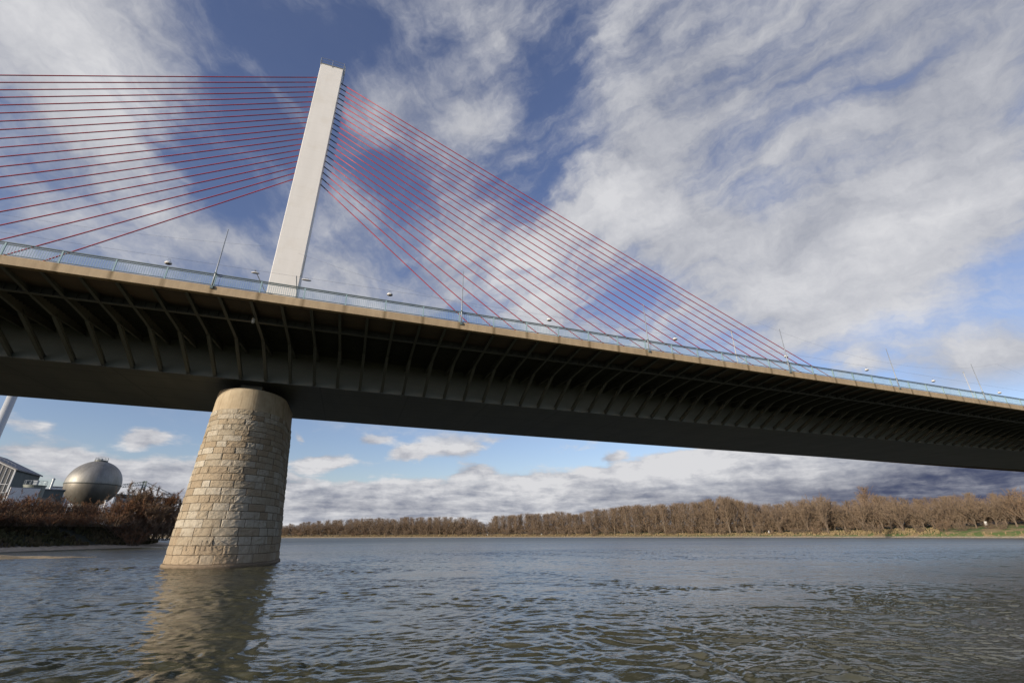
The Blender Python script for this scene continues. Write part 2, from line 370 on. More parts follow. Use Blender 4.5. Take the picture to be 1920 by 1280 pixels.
M['galv'] = mottled('galvanised', (.36,.39,.41), (.28,.31,.33), 3, .45, metal=.3)
M['lampw'] = mottled('lamp_housing', (.72,.72,.70), (.62,.62,.6), 3, .4)
M['lampg'] = mottled('lamp_glass', (.12,.11,.09), (.16,.14,.11), 3, .15)
M['wire'] = mottled('wire', (.07,.07,.075), (.09,.09,.09), 3, .5)
M['asphalt'] = mottled('asphalt', (.05,.05,.05), (.06,.06,.06), 2, .9)
M['offwhite'] = mottled('marker_paint', (.5,.5,.48), (.44,.44,.42), 1.5, .6)
M['white'] = mottled('white_paint', (.78,.78,.76), (.7,.7,.68), 1.5, .5)

def mat_stone():
    m, nt, b = material('pier_stone', (.36,.27,.16), .88)
    P = position(nt); sp = nt.node('ShaderNodeSeparateXYZ', i0=P)
    at = nt.node('ShaderNodeAttribute', dict(attribute_name='tone')).outputs['Fac']
    r = nt.n.new('ShaderNodeValToRGB'); nt.l.new(at, r.inputs[0])
    e = r.color_ramp.elements; e[0].position = .02; e[0].color = (.12,.09,.06,1); e[1].position = 1; e[1].color = (.52,.475,.39,1)
    for p_, c_ in ((.05,(.31,.245,.17,1)),(.25,(.345,.27,.18,1)),(.42,(.39,.32,.225,1)),(.6,(.38,.325,.24,1)),(.78,(.46,.41,.325,1))):
        x = e.new(p_); x.color = c_
    n1 = nt.noise(P, 3.2, 6, .65).outputs[0]; n2 = nt.noise(P, 14, 5, .6)
    c = nt.mix(nt.ramp(n1, .4, .72, 0, .5), r.outputs[0], (.25,.195,.13))
    c = nt.mix(nt.ramp(n2.outputs[0], .45, .75, 0, .3), c, (.5,.44,.34))
    drip = nt.noise(nt.mapping(P, scale=(1.6,1.6,.10)), 2.2, 5, .6).outputs[0]
    c = nt.mix(nt.ramp(drip, .52, .72, 0, .42), c, (.17,.13,.09))
    wet = nt.ramp(nt.math('ADD', sp.outputs[2], nt.math('MULTIPLY', n1, .2)), .14, .24, 1, 0)
    c = nt.mix(wet, c, (.045,.032,.02))
    warm = nt.ramp(sp.outputs[2], .2, 2.4, .35, 0)
    c = nt.mix(warm, c, (.43,.32,.21))
    nt.set(b.inputs['Base Color'], c)
    bp = nt.node('ShaderNodeBump', Height=nt.math('ADD', n1, nt.math('MULTIPLY', n2.outputs[0], .45)), Strength=1.0, Distance=.085)
    nt.l.new(bp.outputs[0], b.inputs['Normal'])
    return m
M['stone'] = mat_stone()
def mat_cap():
    m, nt, b = material('pier_cap_concrete', (.36,.28,.17), .85)
    P = position(nt)
    drip = nt.noise(nt.mapping(P, scale=(1.8,1.8,.12)), 2.0, 6, .65).outputs[0]
    n = nt.noise(P, 1.2, 5).outputs[0]
    c = nt.mix(nt.ramp(n, .3, .7), (.40,.32,.215), (.50,.415,.29))
    c = nt.mix(nt.ramp(drip, .5, .68, 0, .6), c, (.25,.19,.125))
    nt.set(b.inputs['Base Color'], c); return m
M['cap'] = mat_cap()
M['graffiti'] = mottled('graffiti_paint', (.34,.275,.20), (.38,.31,.23), 8, .8)

# ---------------------------------------------------------------- bridge long section
YC, YF, YB = 51.8, 33.64, 44.9          # centre line, near deck edge, near web of the box
def zt(x):
    return 18.56-.0120*x-2e-5*x*x if x < 90 else 17.318-.0156*60*(1-math.exp(-(x-90)/60))
def zb(x):
    return 14.337+(.567e-4*(x-109)**2 if x < 109 else 0)-(.008*(x-130) if x > 130 else 0)
XS = [-130+5*i for i in range(85)]
def sweep(name, prof, mat, parent, xs=None, smooth=False):
    b = MB(); b.quad_strip([[(x, y, z) for y, z in prof(x)] for x in (xs or XS)])
    return fix_normals(b.build(name, mat, parent, smooth))
bridge = tag(empty('cable_stayed_bridge', (-10.3, YC, 0)), 'long dark steel cable stayed bridge with a white pylon and red stays', 'bridge')
bridge_inv = Matrix.Translation((10.3, -YC, 0))
def hang(o, parent=None):
    """parent o (built in world coordinates) under parent without moving it"""
    p = parent or bridge; o.parent = p
    q, mw = p, Matrix.Identity(4)
    while q: mw = q.matrix_parent_inverse @ Matrix.LocRotScale(q.location, q.rotation_euler, q.scale) @ mw; q = q.parent
    o.matrix_parent_inverse = mw.inverted(); return o
hang(sweep('deck_slab', lambda x: [(YF+.3, zt(x)-.05), (YC, zt(x)+.3), (69.65, zt(x)-.05), (69.65, zt(x)-.5), (58.6, zt(x)-.3), (YC, zt(x)-.25), (YB, zt(x)-.3), (37.1, zt(x)-.42), (YF+.3, zt(x)-.5)], M['soffit'], None))
hang(sweep('edge_beam', lambda x: [(YF, zt(x)-.62), (YF, zt(x)), (YF+.02, zt(x)+.02), (YF+.45, zt(x)+.02), (YF+.45, zt(x)-.55), (YF+.36, zt(x)-.62)], M['edge'], None))
hang(sweep('edge_beam', lambda x: [(69.55, zt(x)-.62), (69.55, zt(x)+.02), (69.97, zt(x)+.02), (69.97, zt(x)-.62)], M['edge'], None))
hang(sweep('road_surface', lambda x: [(YF+3.2, zt(x)+.05), (YC-1.6, zt(x)+.304), (YC-1.6, zt(x)+.34), (YF+3.2, zt(x)+.1)], M['asphalt'], None))
box = hang(sweep('box_girder', lambda x: [(YB, zb(x)+.04), (YB, zt(x)-.31), (58.65, zt(x)-.31), (58.65, zb(x)+.04)], M['web'], None))
hang(sweep('bottom_plate', lambda x: [(YB-.24, zb(x)-.01), (YB-.24, zb(x)+.043), (58.89, zb(x)+.043), (58.89, zb(x)-.01)], M['box'], None), box)
# longitudinal stiffeners of the steel deck plate
b = MB()
for k in range(17):
    y = 37.75+k*.42
    zz = lambda x: zt(x)-.42+(y-37.1)/(YB-37.1)*.12
    b.quad_strip([[(x, y-.012, zz(x)+.05), (x, y+.012, zz(x)+.05), (x, y+.012, zz(x)-.2), (x, y-.012, zz(x)-.2)] for x in XS])
hang(b.build('deck_stiffener', M['steel']))
# stringer with its little web stiffeners
b = MB()
b.quad_strip([[(x, 37.05, zt(x)-.40), (x, 37.09, zt(x)-.40), (x, 37.09, zt(x)-.94), (x, 37.05, zt(x)-.94)] for x in XS])
b.quad_strip([[(x, 36.91, zt(x)-.94), (x, 37.23, zt(x)-.94), (x, 37.23, zt(x)-.97), (x, 36.91, zt(x)-.97)] for x in XS])
for k in range(-20, 190):
    x = -27.27+2.0558*(k+.5)/2
    if k % 2: continue
for k in range(-60, 300):
    x = -27.27+2.0558*k/3
    if k % 3 == 0: continue
    b.box((x-.01, 36.92, zt(x)-.935), (x+.01, 37.047, zt(x)-.45))
hang(b.build('stringer', M['steel']))
# brackets
def bracket_mb():
    b = MB(); t = .012; w, h = .13, .016
    # inclined strut, an I section from the foot of the box to the kink
    a, k = Vector((0, 44.86, .05)), Vector((0, 40.35, 2.30)); d = (k-a).normalized(); n = Vector((0, d.z, -d.y))
    if n.z < 0: n = -n
    def strip(p, q, dep, n_):
        b.quad_strip([[(x, (c+n_*e).y, (c+n_*e).z) for x, e in ((-t,0),(t,0),(t,dep),(-t,dep))] for c in (p, q)])
    strip(a, k, .34, n)
    for c0, c1, ww in ((0, -.02, w), (.34, .36, .09)):
        b.quad_strip([[(x, (c+n*e).y, (c+n*e).z) for x, e in ((-ww,c0),(ww,c0),(ww,c1),(-ww,c1))] for c in (a, k)])
    # cross beam under the deck
    low = [(44.86,2.62),(42.4,2.50),(40.6,2.36),(40.1,2.345),(39.4,2.42),(37.0,2.585),(34.02,2.90)]
    up = [(44.86,3.26),(42.4,3.23),(40.6,3.2),(40.1,3.19),(39.4,3.18),(37.0,3.13),(34.02,3.05)]
    b.quad_strip([[(-t, y, z), (t, y, z), (t, y2, z2), (-t, y2, z2)] for (y, z), (y2, z2) in zip(low, up)])
    b.quad_strip([[(-w*.85, y, z), (w*.85, y, z), (w*.85, y, z-2*h), (-w*.85, y, z-2*h)] for y, z in low])
    # gusset at the kink and foot plate
    b.quad_strip([[(-t*1.6, y, z), (t*1.6, y, z), (t*1.6, y2, z2), (-t*1.6, y2, z2)] for (y, z), (y2, z2) in (((41.5,1.95),(41.5,2.46)),((40.35,2.32),(40.35,2.5)),((39.9,2.36),(39.9,2.5)))])
    b.box((-.2, 44.6, .02), (.2, 44.897, .06))
    return b
bk = fix_normals(bracket_mb().build('bracket', M['steel']))
bk.parent = bridge
X0, DX = -27.27, 2.0558
def put_bracket(o, i):
    x = X0+DX*i; o.location = (x+10.3, -YC, zb(x)); o.scale = (1, 1, (zt(x)-zb(x))/3.54)
put_bracket(bk, 0)
for i in list(range(-14, 0))+list(range(1, 86)):
    c = bk.copy(); COL.objects.link(c); c.parent = bridge; put_bracket(c, i)
b = MB(); src = bracket_mb()
for i in list(range(-50, -14))+list(range(86, 154)):
    x = X0+DX*i; o = len(b.v); sc = (zt(x)-zb(x))/3.54
    b.v += [(p[0]+x, p[1], p[2]*sc+zb(x)) for p in src.v]; b.f += [tuple(k+o for k in f) for f in src.f]
tag(hang(b.build('far_brackets', M['steel'])), kind='stuff')

# pylon
b = MB()
def prow(z, t): 
    y0 = 50.8+.28*t; y1 = 52.35-.35*t; x0, x1 = -11.88+.02*t, -8.76-.02*t; e = .06
    return [(x0+e,y0,z),(x1-e,y0,z),(x1,y0+e,z),(x1,y1-e,z),(x1-e,y1,z),(x0+e,y1,z),(x0,y1-e,z),(x0,y0+e,z)]
ZP0, ZP1 = 18.6, 65.15
b.quad_strip([prow(ZP0+(ZP1-ZP0)*k/12, k/12) for k in range(13)])
pylon = hang(fix_normals(b.build('pylon', M['pylon'])))
b = MB()
yy0, yy1 = 51.02, 52.05
cor = [(-11.9,yy0),(-8.74,yy0),(-8.74,yy1),(-11.9,yy1)]
for k in range(4):
    a, c = cor[k], cor[(k+1)%4]
    for h in (.55, 1.1): b.tube([(a[0],a[1],ZP1+h),(c[0],c[1],ZP1+h)], .028, 6)
    for t in ((0,.5) if k % 2 == 0 else (0,)):
        x, y = a[0]+(c[0]-a[0])*t, a[1]+(c[1]-a[1])*t
        b.tube([(x,y,ZP1-.25),(x,y,ZP1+1.12)], .034, 6)
for h in range(8): b.tube([(-8.6,51.3,ZP1-2.4+h*.3),(-8.6,51.75,ZP1-2.4+h*.3)], .018, 5)
for y in (51.3, 51.75): b.tube([(-8.6,y,ZP1-2.6),(-8.6,y,ZP1+1.1)], .026, 6)
hang(b.build('top_railing', M['galv']), pylon)
b = MB(); b.box((-11.93,50.98,ZP1),(-8.71,52.1,ZP1+.07))
hang(b.build('top_plate', M['galv']), pylon)
# stays
for i in range(20):
    z = 44.14+(62.8-44.14)*i/19
    for side in (-1, 1):
        xa = -11.9 if side < 0 else -8.76
        xd = -42.54-4.033*i if side < 0 else 21.75+4.12*i-.0165*i*i
        A = Vector((xa-side*.1, 51.55, z)); Bv = Vector((xd, 51.55, zt(xd)+.3))
        sag = (Bv-A).length**2*3.0e-5
        pts = [A.lerp(Bv, t/10)-Vector((0,0,4*sag*(t/10)*(1-t/10))) for t in range(11)]
        b = MB(); b.tube(pts, .062, 8)
        cb = hang(b.build('stay_cable', M['cable'], smooth=True))
        dr = (pts[1]-A).normalized()
        b = MB(); b.tube([A, A+dr*(.95 if side > 0 else .3)], .07, 10)
        hang(b.build('anchor_sleeve', M['sleeve'], smooth=True), cb)
        b = MB(); b.tube([Bv-dr*.3, Bv-dr*2.2], .085, 10)
        hang(b.build('deck_socket', M['cable'], smooth=True), cb)

# near railing
b = MB()
b.quad_strip([[(x,YF+.06,zt(x)+.97),(x,YF+.16,zt(x)+.97),(x,YF+.16,zt(x)+1.03),(x,YF+.06,zt(x)+1.03)] for x in XS])
b.quad_strip([[(x,YF+.08,zt(x)+.84),(x,YF+.14,zt(x)+.84),(x,YF+.14,zt(x)+.90),(x,YF+.08,zt(x)+.90)] for x in XS])
b.quad_strip([[(x,YF+.08,zt(x)+.11),(x,YF+.13,zt(x)+.11),(x,YF+.13,zt(x)+.15),(x,YF+.08,zt(x)+.15)] for x in XS])
rail = hang(b.build('railing', M['railtop']))
b = MB()
x = -80.3
while x < 240:
    j = round((x+20.3)/3.0*21) % 21
    if j: 
        z = zt(x); b.box((x-.011,YF+.097,z+.13),(x+.011,YF+.119,z+.86))
    x += 3.0/21
hang(b.build('baluster_panel', M['rail']), rail)
pb = MB(); pb.box((-.045,-.03,-.02),(.045,.05,.985)); pb.box((-.07,-.06,-.005),(.07,.1,.02))
post = pb.build('post', M['rail'])
hang(post, rail)
post.location = (-20.3, YF+.1, zt(-20.3)+.02)
for j in range(-18, 81):
    if j == 0: continue
    xx = -20.3+3*j; c = post.copy(); COL.objects.link(c); c.location = (xx, YF+.1, zt(xx)+.02)

# tall thin poles clamped outside the railing
def make_pole(h):
    t = empty('slim_pole', (0,0,0))
    b = MB(); b.tube([(0,0,-.25),(0,0,1.2),(0,0,h)], [.055,.05,.028], 10); b.build('shaft', M['galv'], t, True)
    b = MB(); b.box((-.09,-.06,-.3),(.09,.14,-.1)); b.box((-.07,-.06,.9),(.07,.14,1.02)); b.build('clamp', M['railtop'], t)
    b = MB(); b.lathe([(0,-.02),(.035,0),(.035,.05),(0,.08)], (0,0,h), 8); b.build('end_cap', M['galv'], t)
    return t
pole_labels = ['thin grey pole on the deck edge left of the white pylon',
    'thin pale pole on the deck edge in front of the lowest right hand stays',
    'thin grey pole on the deck edge mid way along the right hand stays',
    'thin grey pole on the deck edge beneath the uppermost right hand stay',
    'thin grey pole on the deck edge just right of where the red stays end',
    'thin grey pole on the deck edge close to the farther white mast']
pole0 = make_pole(4.75)
for i, lab in enumerate(pole_labels):
    p = pole0 if i == 0 else copy_tree(pole0)
    xx = (-11.32, 6.84, 24.95, 42.2, 58.6, 74.1)[i]
    p.location = (xx, YF-.06, zt(xx)+.05); tag(p, lab, 'pole', 'slim poles along the deck edge')
# lighting masts on the median
def make_mast(h):
    t = empty('lighting_mast', (0,0,0))
    b = MB(); b.tube([(0,0,0),(0,0,h*.5),(0,0,h)], [.09,.075,.05], 12); b.build('shaft', M['offwhite'], t, True)
    b = MB(); b.tube([(-.1,-1.6,h*.62),(0,0,h*.6),(.1,1.6,h*.62)], .035, 8); b.build('cross_arm', M['white'], t)
    b = MB(); b.lathe([(0,0),(.13,.02),(.13,.16),(.05,.3),(0,.32)], (0,0,h-.02), 12); b.build('cap', M['galv'], t)
    b = MB(); b.lathe([(.32,0),(.32,.06),(.2,.08),(.2,.5)], (0,0,0), 14); b.build('base_flange', M['galv'], t)
    return t
mast0 = make_mast(13.6)
tag(prop(mast0, (54.3, YC-.25, zt(54.3)+.3)), 'white lighting mast on the bridge seen between the right hand stays', 'mast', 'white lighting masts on the bridge')
mast1 = copy_tree(mast0); tag(prop(mast1, (110.2, YC-.25, zt(110)+.3)), 'white lighting mast on the bridge right of all the red stays', 'mast', 'white lighting masts on the bridge')
# wires with hanging lamps
ZL = 27.15
def wire_z(x): return ZL-.0105*max(x, 0)-(.0000*x)
b = MB(); b.tube([(x, 46, wire_z(x)) for x in range(-60, 151, 6)], .008, 5)
tag(b.build('lamp_wire', M['wire']), 'thin level wire above the roadway that carries the hanging lamps', 'wire')
b = MB()
for (xa, za, xb_, zb_, sg) in ((-60, 31.2, -11.9, 30.4, 1.6), (-8.7, 30.2, 54.3, 31.2, 4.2), (54.3, 31.2, 110.2, 31.0, 3.4), (110.2, 31.0, 150, 29.5, 2)):
    b.tube([(xa+(xb_-xa)*k/12, 46.4, za+(zb_-za)*k/12-4*sg*(k/12)*(1-k/12)) for k in range(13)], .006, 5)
tag(b.build('catenary_wire', M['wire']), 'thin sagging catenary wire hung from the pylon and masts above the lamps', 'wire')
def make_lamp():
    t = empty('hanging_lamp', (0,0,0))
    b = MB()
    prof = [(0,.26),(.14,.25),(.3,.19),(.4,.09),(.43,0),(.42,-.05)]
    b.lathe(prof[::-1], (0,0,0), 20, 1.15, .7); b.build('housing', M['lampw'], t, True)
    b = MB(); b.lathe([(0,-.17),(.2,-.16),(.34,-.11),(.4,-.055)], (0,0,0), 20, 1.15, .7); b.build('glass_bowl', M['lampg'], t, True)
    b = MB(); b.tube([(-.2,0,.2),(-.16,0,.5),(.16,0,.5),(.2,0,.2)], .018, 6); b.build('hanger', M['wire'], t)
    return t
lamp0 = make_lamp()
lamps = [(-19.6,26.5,'white hanging lamp above the railing left of the pylon'),
 (-11.9-.2,26.85,'small white lamp beside the left edge of the pylon foot'),
 (-7.3,26.9,'dark backlit lamp on the wire just right of the pylon foot'),
 (1.26,26.62,'white hanging lamp between the pylon and the lowest right hand stay'),
 (20.28,26.37,'white hanging lamp before the lower right hand stays'),
 (38.54,26.25,'white hanging lamp left of the white mast among the stays'),
 (57.75,26.02,'white hanging lamp against the slim pole beneath the uppermost stay'),
 (74.0,25.72,'white hanging lamp in front of a small bright cloud right of the stays'),
 (89.26,25.41,'small white hanging lamp left of the farther white mast'),
 (106.28,24.94,'small white hanging lamp right of the farther white mast')]
for i, (xx, zz, lab) in enumerate(lamps):
    p = lamp0 if i == 0 else copy_tree(lamp0)
    p.location = (xx, 46, zz); p.scale = (.66,.8,.9); tag(p, lab, 'lamp', 'lamps hung on the wire above the bridge')
    if i in (1,): p.scale = (.8,.5,.45)
    if i in (2,): p.scale = (1.0,.5,.42)
# small wire brackets on the pylon
b = MB(); b.tube([(-8.75,51.0,30.0),(-7.9,46.4,30.1)], .045, 8); b.tube([(-8.75,51.0,27.2),(-8.3,46.0,27.2)], .045, 8); b.tube([(-11.9,51.0,27.2),(-12.2,46.0,27.2)], .045, 8)
hang(b.build('wire_bracket', M['galv']), pylon)
# signal lamp under the deck
t = tag(empty('pendant_lamp', (-8.94, 36.5, 17.65)), 'small white pendant lamp hanging under the deck edge above the stone pier', 'lamp')
b = MB(); b.lathe([(.05,.22),(.11,.1),(.12,-.15),(.07,-.3)][::-1], (0,0,0), 12); b.build('housing', M['lampw'], t, True)
b = MB(); b.tube([(0,0,.2),(0,0,.75)], .025, 6); b.build('stem', M['galv'], t)

# ---------------------------------------------------------------- stone pier
PZ = 14.36
def plan(u, z, off=0.0):
    """outline of the pier at height z, u in 0..1 round the outline, starting on the left flat side going over the nose"""
    h = min(max(z, -1)/PZ, 1.0)
    cx = -9.75+(-10.1+9.75)*h; w = 3.9+(2.95-3.9)*h+off; n0 = 43.1+(44.3-43.1)*h-off; a0 = 48.0+.5*h; a1 = 51.5+1.0*h; t1 = 56.8-.3*h+off
    # segments: nose .4, flat .1, tail .4, flat .1
    u = u % 1.0
    if u < .4:
        th = PI*(u/.4); return (cx-w*math.cos(th), a0-(a0-n0)*math.sin(th)**.92)
    if u < .5: return (cx+w, a0+(a1-a0)*(u-.4)/.1)
    if u < .9:
        th = PI*((u-.5)/.4); return (cx+w*math.cos(th), a1+(t1-a1)*math.sin(th))
    return (cx-w, a1+(a0-a1)*(u-.9)/.1)
def pnorm(u, z):
    a, c = plan(u-.003, z), plan(u+.003, z); d = Vector((c[0]-a[0], c[1]-a[1], 0)).normalized()
    return Vector((d.y, -d.x, .05)).normalized()
NS = 400
per = [0]
for k in range(NS):
    a, c = plan(k/NS, 5), plan((k+1)/NS, 5); per.append(per[-1]+math.hypot(c[0]-a[0], c[1]-a[1]))
def u_at(s):
    s %= per[-1]; import bisect
    k = min(max(bisect.bisect(per, s)-1, 0), NS-1); return (k+(s-per[k])/(per[k+1]-per[k]))/NS
pier = tag(empty('bridge_pier', (-9.8, 49.8, 0)), 'tall tapering round nosed pier of tan stone blocks standing in the river under the bridge', 'pier')
rnd = random.Random(5); b = MB()
gu = [0,.012,.05,.13,.26,.4,.55,.7,.84,.94,.986,1]; gv = [0,.03,.11,.26,.5,.74,.89,.97,1]
z = .25; NC = 22
for row in range(NC):
    hh = .66+(.4446-.66)*row/(NC-1)
    s = rnd.uniform(0, 1.2)+(row % 2)*.6; L = per[-1]; s_end = s+L
    while s < s_end-.01:
        wd = rnd.choice((.85,1.0,1.25,1.45,1.6,1.75)) if row < 6 else rnd.choice((.75,.95,1.15,1.35,1.6,1.8))
        if s_end-s-wd < .75: wd = s_end-s
        rough = rnd.uniform(.35,1.15); bul = rnd.uniform(.015,.06); base = rnd.uniform(-.018,.018); tone = .08+.92*rnd.betavariate(1.2,1.15)
        tilt_u, tilt_v = rnd.uniform(-.02,.02), rnd.uniform(-.012,.02); o = len(b.v)
        for iv, v in enumerate(gv):
            for iu, uu_ in enumerate(gu):
                zz = z+v*hh; u = u_at(s+uu_*wd)
                e = min(min(uu_, 1-uu_)*wd, min(v, 1-v)*hh); k = min(1, e/.07)
                d = -.04 if e < 1e-6 else (-.04 if k <= .12 else base+bul*k**.6+(rnd.uniform(-.03,.03)*rough+tilt_u*(uu_-.5)*2+tilt_v*(v-.5)*2)*k)
                x, y = plan(u, zz); n = pnorm(u, zz); b.v.append((x+n.x*d, y+n.y*d, zz+n.z*d))
        nu = len(gu)
        for iv in range(len(gv)-1):
            for iu in range(nu-1):
                b.f.append((o+iv*nu+iu, o+iv*nu+iu+1, o+(iv+1)*nu+iu+1, o+(iv+1)*nu+iu)); b.tone.append(0.0 if iv in (0, len(gv)-2) or iu in (0, nu-2) else tone)
        s += wd
    z += hh
ZCAP = z
hang(b.build('stone_courses', M['stone']), pier)
N = 120
ring = lambda z, off: [(*plan(k/N, z, off), z) for k in range(N)]
b = MB(); b.quad_strip([ring(-1.5,.20), ring(.16,.17), ring(.25,.12), ring(.252,-.1)])
pl = fix_normals(b.build('plinth', M['stone'])); hang(pl, pier)
b = MB(); b.quad_strip([ring(ZCAP-.02,-.05), ring(ZCAP,.0), ring(PZ-.12,.0), ring(PZ-.03,-.04), ring(PZ,-.14)])
hang(fix_normals(b.build('cap_band', M['cap'])), pier)
for yb in (46.6, 54.0):
    b = MB(); b.box((-11.3,yb-.7,PZ-.01),(-8.9,yb+.7,PZ+.3)); b.box((-11.0,yb-.55,PZ+.3),(-9.2,yb+.55,zb(-10)-.012))
    hang(b.build('bearing', M['steel']), pier)
# pale weathered graffiti outlines near the water on the sunny side
glyph = {'P':[[(0,0),(0,1),(.6,1),(.65,.75),(.6,.5),(0,.5)]], 'N':[[(0,0),(0,1),(.6,0),(.6,1)]], 'M':[[(0,0),(.08,1),(.35,.4),(.6,1),(.7,0)]], 'O':[[(.3,0),(0,.3),(.02,.75),(.32,1),(.62,.7),(.6,.25),(.3,0)]], 'K':[[(0,0),(0,1)],[(.55,1),(0,.45),(.6,0)]], 'S':[[(.55,.9),(.25,1),(0,.75),(.55,.35),(.4,.02),(0,.1)]]}
b = MB(); s0 = 3.6
def onpier(s_, z_):
    u = u_at(s_); x, y = plan(u, z_); n = pnorm(u, z_); return Vector((x, y, z_))+n*.075
for k, (ch, zz, sc) in enumerate((('S',2.02,.5),('K',2.05,.45))):
    for st in glyph[ch]: b.tube([onpier(s0+.55*k+p_[0]*sc*.8, zz+p_[1]*sc) for p_ in st], .014, 4)
for k, ch in enumerate('PNMO'):
    for st in glyph[ch]: b.tube([onpier(s0+1.35+.62*k+p_[0]*.62, 1.2+p_[1]*.72) for p_ in st], .016, 4)
hang(b.build('graffiti', M['graffiti']), pier)

# ---------------------------------------------------------------- river
def mat_water():
    m, nt, b = material('river_water', (.05,.05,.026), .06)
    b.inputs['IOR'].default_value = 1.33
    P = position(nt)
    dist = nt.node('ShaderNodeVectorMath', dict(operation='LENGTH'), i0=P).outputs['Value']
    big = nt.noise(nt.mapping(P, rot=(0,0,.5), scale=(.018,.05,1)), 1.0, 4, .55, .6).outputs[0]
    slick = nt.ramp(big, .36, .62, .45, 1.0)
    n1 = nt.noise(nt.mapping(P, rot=(0,0,.55), scale=(.55,1.0,1)), 1.1, 3, .5, .3).outputs[0]
    n2 = nt.noise(nt.mapping(P, rot=(0,0,.2), scale=(.6,1.05,1)), 2.7, 3, .5, .4).outputs[0]
    n3 = nt.noise(nt.mapping(P, rot=(0,0,-.3), scale=(.8,1,1)), 7.5, 2, .5, .3).outputs[0]
    far = nt.ramp(dist, 45, 80, .12, 1.0)       # nearer waves are modelled
    h = nt.math('ADD', nt.math('MULTIPLY', n1, .17), nt.math('MULTIPLY', n2, .11))
    h = nt.math('ADD', nt.math('MULTIPLY', h, far), nt.math('MULTIPLY', n3, .015))
    h = nt.math('ADD', h, nt.math('MULTIPLY', nt.noise(nt.mapping(P, scale=(.7,1,1)), 17.0, 2, .5).outputs[0], .006))
    h = nt.math('MULTIPLY', h, slick)
    nt.set(b.inputs['Roughness'], nt.ramp(dist, 5, 220, .10, .36, smooth=False))
    bp = nt.node('ShaderNodeBump', Height=h, Strength=1.0, Distance=1.0)
    nt.l.new(bp.outputs[0], b.inputs['Normal'])
    murk = nt.noise(nt.mapping(P, scale=(.03,.06,1)), 1.0, 4).outputs[0]
    nt.set(b.inputs['Base Color'], nt.mix(nt.ramp(murk, .35, .65), (.080,.079,.044), (.10,.094,.056)))
    return m
# the near river is modelled wave by wave, the rest is flat
RX, RY = 1000, 640
yy = 6.2*(95/6.2)**np.linspace(0, 1, RY); xl = -8-.62*yy; xr = 12+2.35*yy
uu2 = np.linspace(0, 1, RX)
X = xl[:,None]+(xr-xl)[:,None]*uu2[None,:]; Y = np.repeat(yy[:,None], RX, 1)
rg = np.random.RandomState(12); H = np.zeros_like(X)
g1 = .5+.5*np.sin(X*.21+.13*Y+1+1.3*np.sin(Y*.17))*np.sin(Y*.11-X*.06+.7*np.sin(X*.13)); g2 = .5+.5*np.sin(X*.47-Y*.33+2*np.sin(.2*Y+.1*X))
g3 = .5+.5*np.sin(.37*X+.29*Y+1.7*np.sin(.23*X-.11*Y)+2)
wx = X+.35*np.sin(.9*Y+.4*X)+.2*np.sin(2.3*X-1.1*Y); wy = Y+.35*np.sin(.8*X-.5*Y+1)+.2*np.sin(1.9*Y+1.4*X)
for lam0, lam1, n, slope, spread, gg in ((2.2,4.5,8,.012,.5,g2), (.9,2.2,22,.034,.65,g1), (.42,.9,34,.068,.6,g3), (.16,.42,60,.100,.75,.35+.5*g1)):
    for _ in range(n):
        lam = lam0*(lam1/lam0)**rg.rand(); k_ = 2*PI/lam; th = 1.05+spread*rg.randn(); a_ = slope/k_*math.sqrt(2/n)
        ph = k_*(wx*math.cos(th)+wy*math.sin(th))+rg.rand()*6.283
        s_ = np.sin(ph); H += a_*(s_+.22*np.cos(2*ph))*(.45+.85*gg)
fade = np.minimum(1, np.minimum((95-Y)/30, np.minimum(uu2, 1-uu2)[None,:]/.04)); fade *= np.minimum(1, (Y-6.2)/.6)
wake = 1.1*np.exp(-((X-1)/7)**2-((Y-47)/5.5)**2)+.8*np.exp(-((X+17)/3.5)**2-((Y-45)/5)**2)
H *= 1+wake
H *= 1+.3*np.exp(-((Y-9)/6)**2)+.75*np.clip((Y-16)/25, 0, 1)
for bx, by, br in [(14.6, 15.7, 2.6), (16.9, 21.7, 2.2), (5.6, 31.6, 3), (-7.6, 23.9, 1.6)]: H *= 1-.8*np.exp(-(((X-bx)/(br*1.5))**2+((Y-by)/br)**2))+.35*np.exp(-((np.hypot((X-bx)/1.5, Y-by)-br*1.3)/(.35*br))**2)
calm = .55+.45*np.clip(np.sin(X*.052+Y*.083+1.1*np.sin(X*.04))+.75, 0, 1)
H *= np.clip(fade, 0, 1)*calm
V = np.stack([X, Y, H], -1).reshape(-1, 3)
idx = np.arange(RX*RY).reshape(RY, RX); F = np.stack([idx[:-1,:-1], idx[:-1,1:], idx[1:,1:], idx[1:,:-1]], -1).reshape(-1, 4)
o0 = len(V)
# flat surround, split into quads round the modelled patch
ex = np.array([(-900,-400,0),(900,-400,0),(900,1500,0),(-900,1500,0),(-900,6.2,0),(900,6.2,0),(-900,95,0),(900,95,0)], float)
V = np.concatenate([V, ex]); c00, c01, c10, c11 = 0, RX-1, (RY-1)*RX, RY*RX-1
me = bpy.data.meshes.new('water')
polys = F.tolist()+[[o0,o0+1,o0+5]+list(range(c01, c00-1, -1))+[o0+4], [o0+6]+list(range(c10, c11+1))+[o0+7,o0+2,o0+3],
    [o0+4]+list(range(c00, c10+1, RX))+[o0+6], [o0+5,o0+7]+list(range(c11, c01-1, -RX))]
me.from_pydata(V.tolist(), [], polys); me.materials.append(mat_water()); me.polygons.foreach_set('use_smooth', [True]*len(me.polygons)); me.update()
wo = bpy.data.objects.new('water', me); COL.objects.link(wo); tag(wo, kind='structure')

